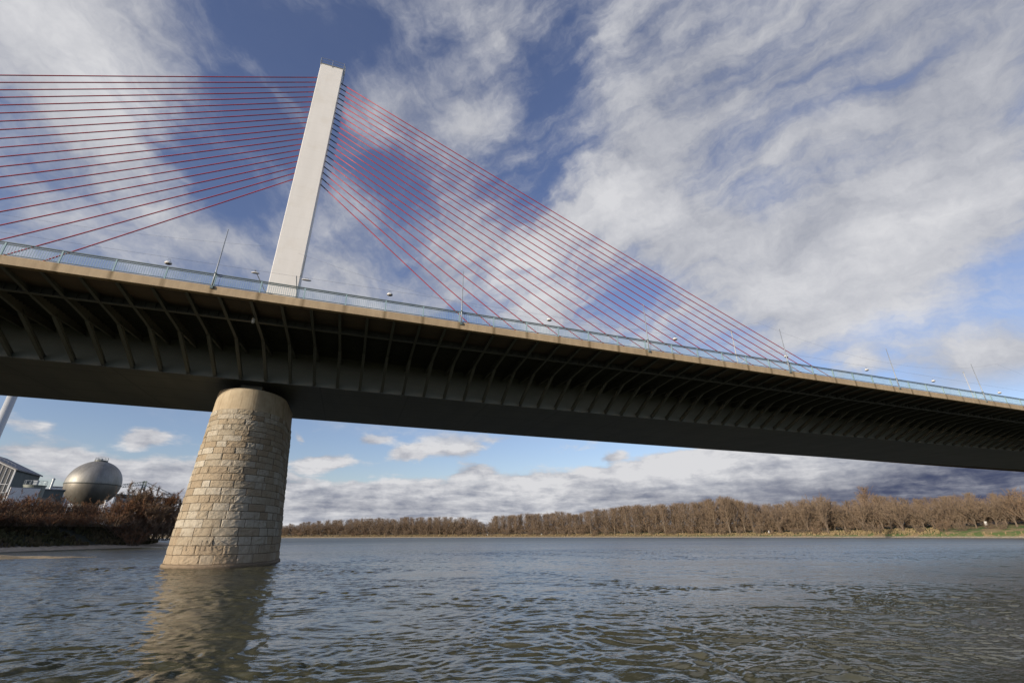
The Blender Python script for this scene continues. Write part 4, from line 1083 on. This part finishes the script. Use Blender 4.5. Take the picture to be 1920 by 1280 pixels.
# pale steel mast beyond the bridge at the left edge
dm = 150; ms = tag(empty('steel_mast', at_az(-30.2, dm, 6)), 'thick pale steel column rising behind the bridge at the left edge', 'mast')
zm = hz(0, 11.6, dm)-6; b = MB(); b.tube([(0,0,0),(0,0,zm*.4),(0,0,zm)], [1.0,.92,.82], 24); b.build('shaft', mottled('pale_steel', (.55,.57,.57), (.47,.49,.5), .4, .4, stretch=(1,1,.1)), ms, True)
b = MB(); b.lathe([(1.25,0),(1.25,.3),(1.0,.35),(1.0,.9)], (0,0,0), 24); b.build('base_collar', M['galv'], ms); b = MB(); b.lathe([(.84,0),(.95,.1),(.95,.4),(0,.7)], (0,0,zm-.05), 24); b.build('cap', M['galv'], ms)
# fence post light pole
pp = tag(empty('bollard_light', at_az(-21.75, 156, 6)), 'short white bollard post standing in the shrubs in front of the ball tank', 'bollard')
b = MB(); b.tube([(0,0,0),(0,0,hz(0,3.1,156)-6.3)], .16, 10); b.build('post', M['white'], pp); b = MB(); b.lathe([(.27,0),(.27,.25),(.1,.34)], (0,0,hz(0,3.1,156)-6.35), 10); b.build('cap', M['galv'], pp)
LEFTP = [p for p in resample(LEFT, 4) if 80 < p.y < 190]
def spot_left(q):
    i = q.randrange(len(LEFTP)-1); p = LEFTP[min(i, len(LEFTP)-2)]; d = (LEFTP[min(i+1, len(LEFTP)-1)]-p).normalized(); n = Vector((-d.y, d.x, 0)); s_ = q.uniform(4.5, 27)
    pr = [(0,-.05),(2,.25),(5,.6),(7,1.2),(14,3.6),(22,5.4),(30,6.3)]
    for (a, za), (c, zc) in zip(pr, pr[1:]):
        if s_ <= c: z_ = za+(zc-za)*(s_-a)/(c-a); break
    q2 = p+n*s_+d*q.uniform(-2, 2); return Vector((q2.x, q2.y, z_))
M['bankgrass'] = mat_twigs('bank_grass', (.10,.075,.042), (.065,.07,.03), (.13,.095,.055))
tufts('bank_grass', 9000, spot_left, M['bankgrass'], .3, .9, 'rough dark grass and weeds on the slope of the left bank')
# reddish thicket on top of the bank
r = random.Random(21); k = 0
az = -36.0
while az < -20.3:
    d = r.uniform(138,150); top = 3.3 if az < -25.5 else 3.05-(az+25.5)*.1
    z_ = 5.6; h = (hz(0, top, d)-z_)*r.uniform(1.0,1.2)
    plant('thicket_shrub', 'shrub', k, at_az(az, d, z_), h, r.uniform(1.1,1.5), r.uniform(0,6), 'dense reddish brown leafless shrub in the thicket topping the left bank', 'shrub', 'reddish shrubs on the left bank', 'twig_red'); k += 1
    az += r.uniform(.42,.62)
az = -35.6
while az < -20.3:
    d = r.uniform(131,137)
    plant('thicket_shrub', 'shrub', k, at_az(az, d, 4.3), r.uniform(2.6,4.0), r.uniform(1.1,1.6), r.uniform(0,6), 'dense reddish brown leafless shrub in the thicket topping the left bank', 'shrub', 'reddish shrubs on the left bank', 'twig_red' if r.random() < .7 else 'twig_dark'); k += 1
    az += r.uniform(.5,.8)
for (az, d, el, w, kind, lab, tw) in ((-19.35, 152, 4.45, 1.25, 'bushy', 'rounded dark bare tree in front of the gantry tower', 'twig_dark'),
    (-18.3, 158, 4.4, 1.3, 'bushy', 'tallest bare tree of the clump left of the stone pier', 'twig_dark'),
    (-17.2, 151, 4.1, 1.3, 'bushy', 'bare tree nearest the left side of the stone pier', 'twig_red'),
    (-16.1, 158, 3.8, 1.2, 'bushy', 'bare tree mostly hidden behind the stone pier', 'twig_dark'),
    (-19.9, 147, 3.3, 1.3, 'bushy', 'low reddish bare tree where the thicket meets the clump by the pier', 'twig_red'),
    (-18.6, 148, 3.3, 1.4, 'bushy', 'low bare tree in front of the tallest tree of the clump', 'twig_dark'),
    (-17.5, 146, 3.1, 1.4, 'bushy', 'low bare tree leaning towards the stone pier', 'twig_dark'),
    (-20.35, 172, 4.55, .6, 'round', 'thin open bare tree between the ball tank and the gantry', 'twig_dark'),
    (-21.75, 160, 3.9, .75, 'round', 'thin dark bare tree before the lower right of the ball tank', 'twig_dark'),
    (-17.8, 146, 2.7, 1.2, 'shrub', 'tall pale brown shrub under the clump of trees by the pier', 'twig_dark'),
    (-16.6, 146, 2.5, 1.2, 'shrub', 'pale brown shrub at the water left of the pier', 'twig'),
    (-18.7, 147, 2.6, 1.2, 'shrub', 'reddish shrub between the clump of trees and the tawny bush', 'twig_red'),
    (-19.6, 146, 2.3, 1.3, 'shrub', 'brown shrub on the bank below the rounded dark tree', 'twig_dark'),
    (-18.85, 141.5, .95, 1.3, 'shrub', 'small tawny bush on the sand at the water edge', 'twig_red')):
    z_ = 3.2 if d > 148 else (1.6 if d > 143 else .4)
    plant('bare_tree' if kind != 'shrub' else 'bare_shrub', kind, int(-az*10), at_az(az, d, z_), hz(0, el, d)-z_, w, az*3, lab, 'shrub' if kind == 'shrub' else 'tree', None, tw)

for k2 in range(16):
    az = -20.1+k2*.27; d = 150+r.uniform(-3,16)
    plant('thicket_shrub', 'shrub', k2, at_az(az, d, 3.0), r.uniform(4.5,7.5), r.uniform(.9,1.3), r.uniform(0,6), 'brown leafless shrub in the undergrowth between the thicket and the stone pier', 'shrub', 'brown shrubs under the trees by the pier', 'twig_dark' if k2 % 3 else 'twig_red')
S.render.film_transparent = False
S.view_settings.view_transform = 'Standard'; S.view_settings.look = 'None'; S.view_settings.exposure = 0; S.view_settings.gamma = 1
S.cycles.max_bounces = 6; S.cycles.diffuse_bounces = 3; S.cycles.glossy_bounces = 3; S.cycles.caustics_reflective = False; S.cycles.caustics_refractive = False
S.cycles.use_denoising = True; S.cycles.denoiser = 'OPENIMAGEDENOISE'; S.cycles.denoising_input_passes = 'RGB_ALBEDO_NORMAL'; S.cycles.denoising_prefilter = 'ACCURATE'
S.cycles.sample_clamp_indirect = 3.0; S.cycles.use_adaptive_sampling = False
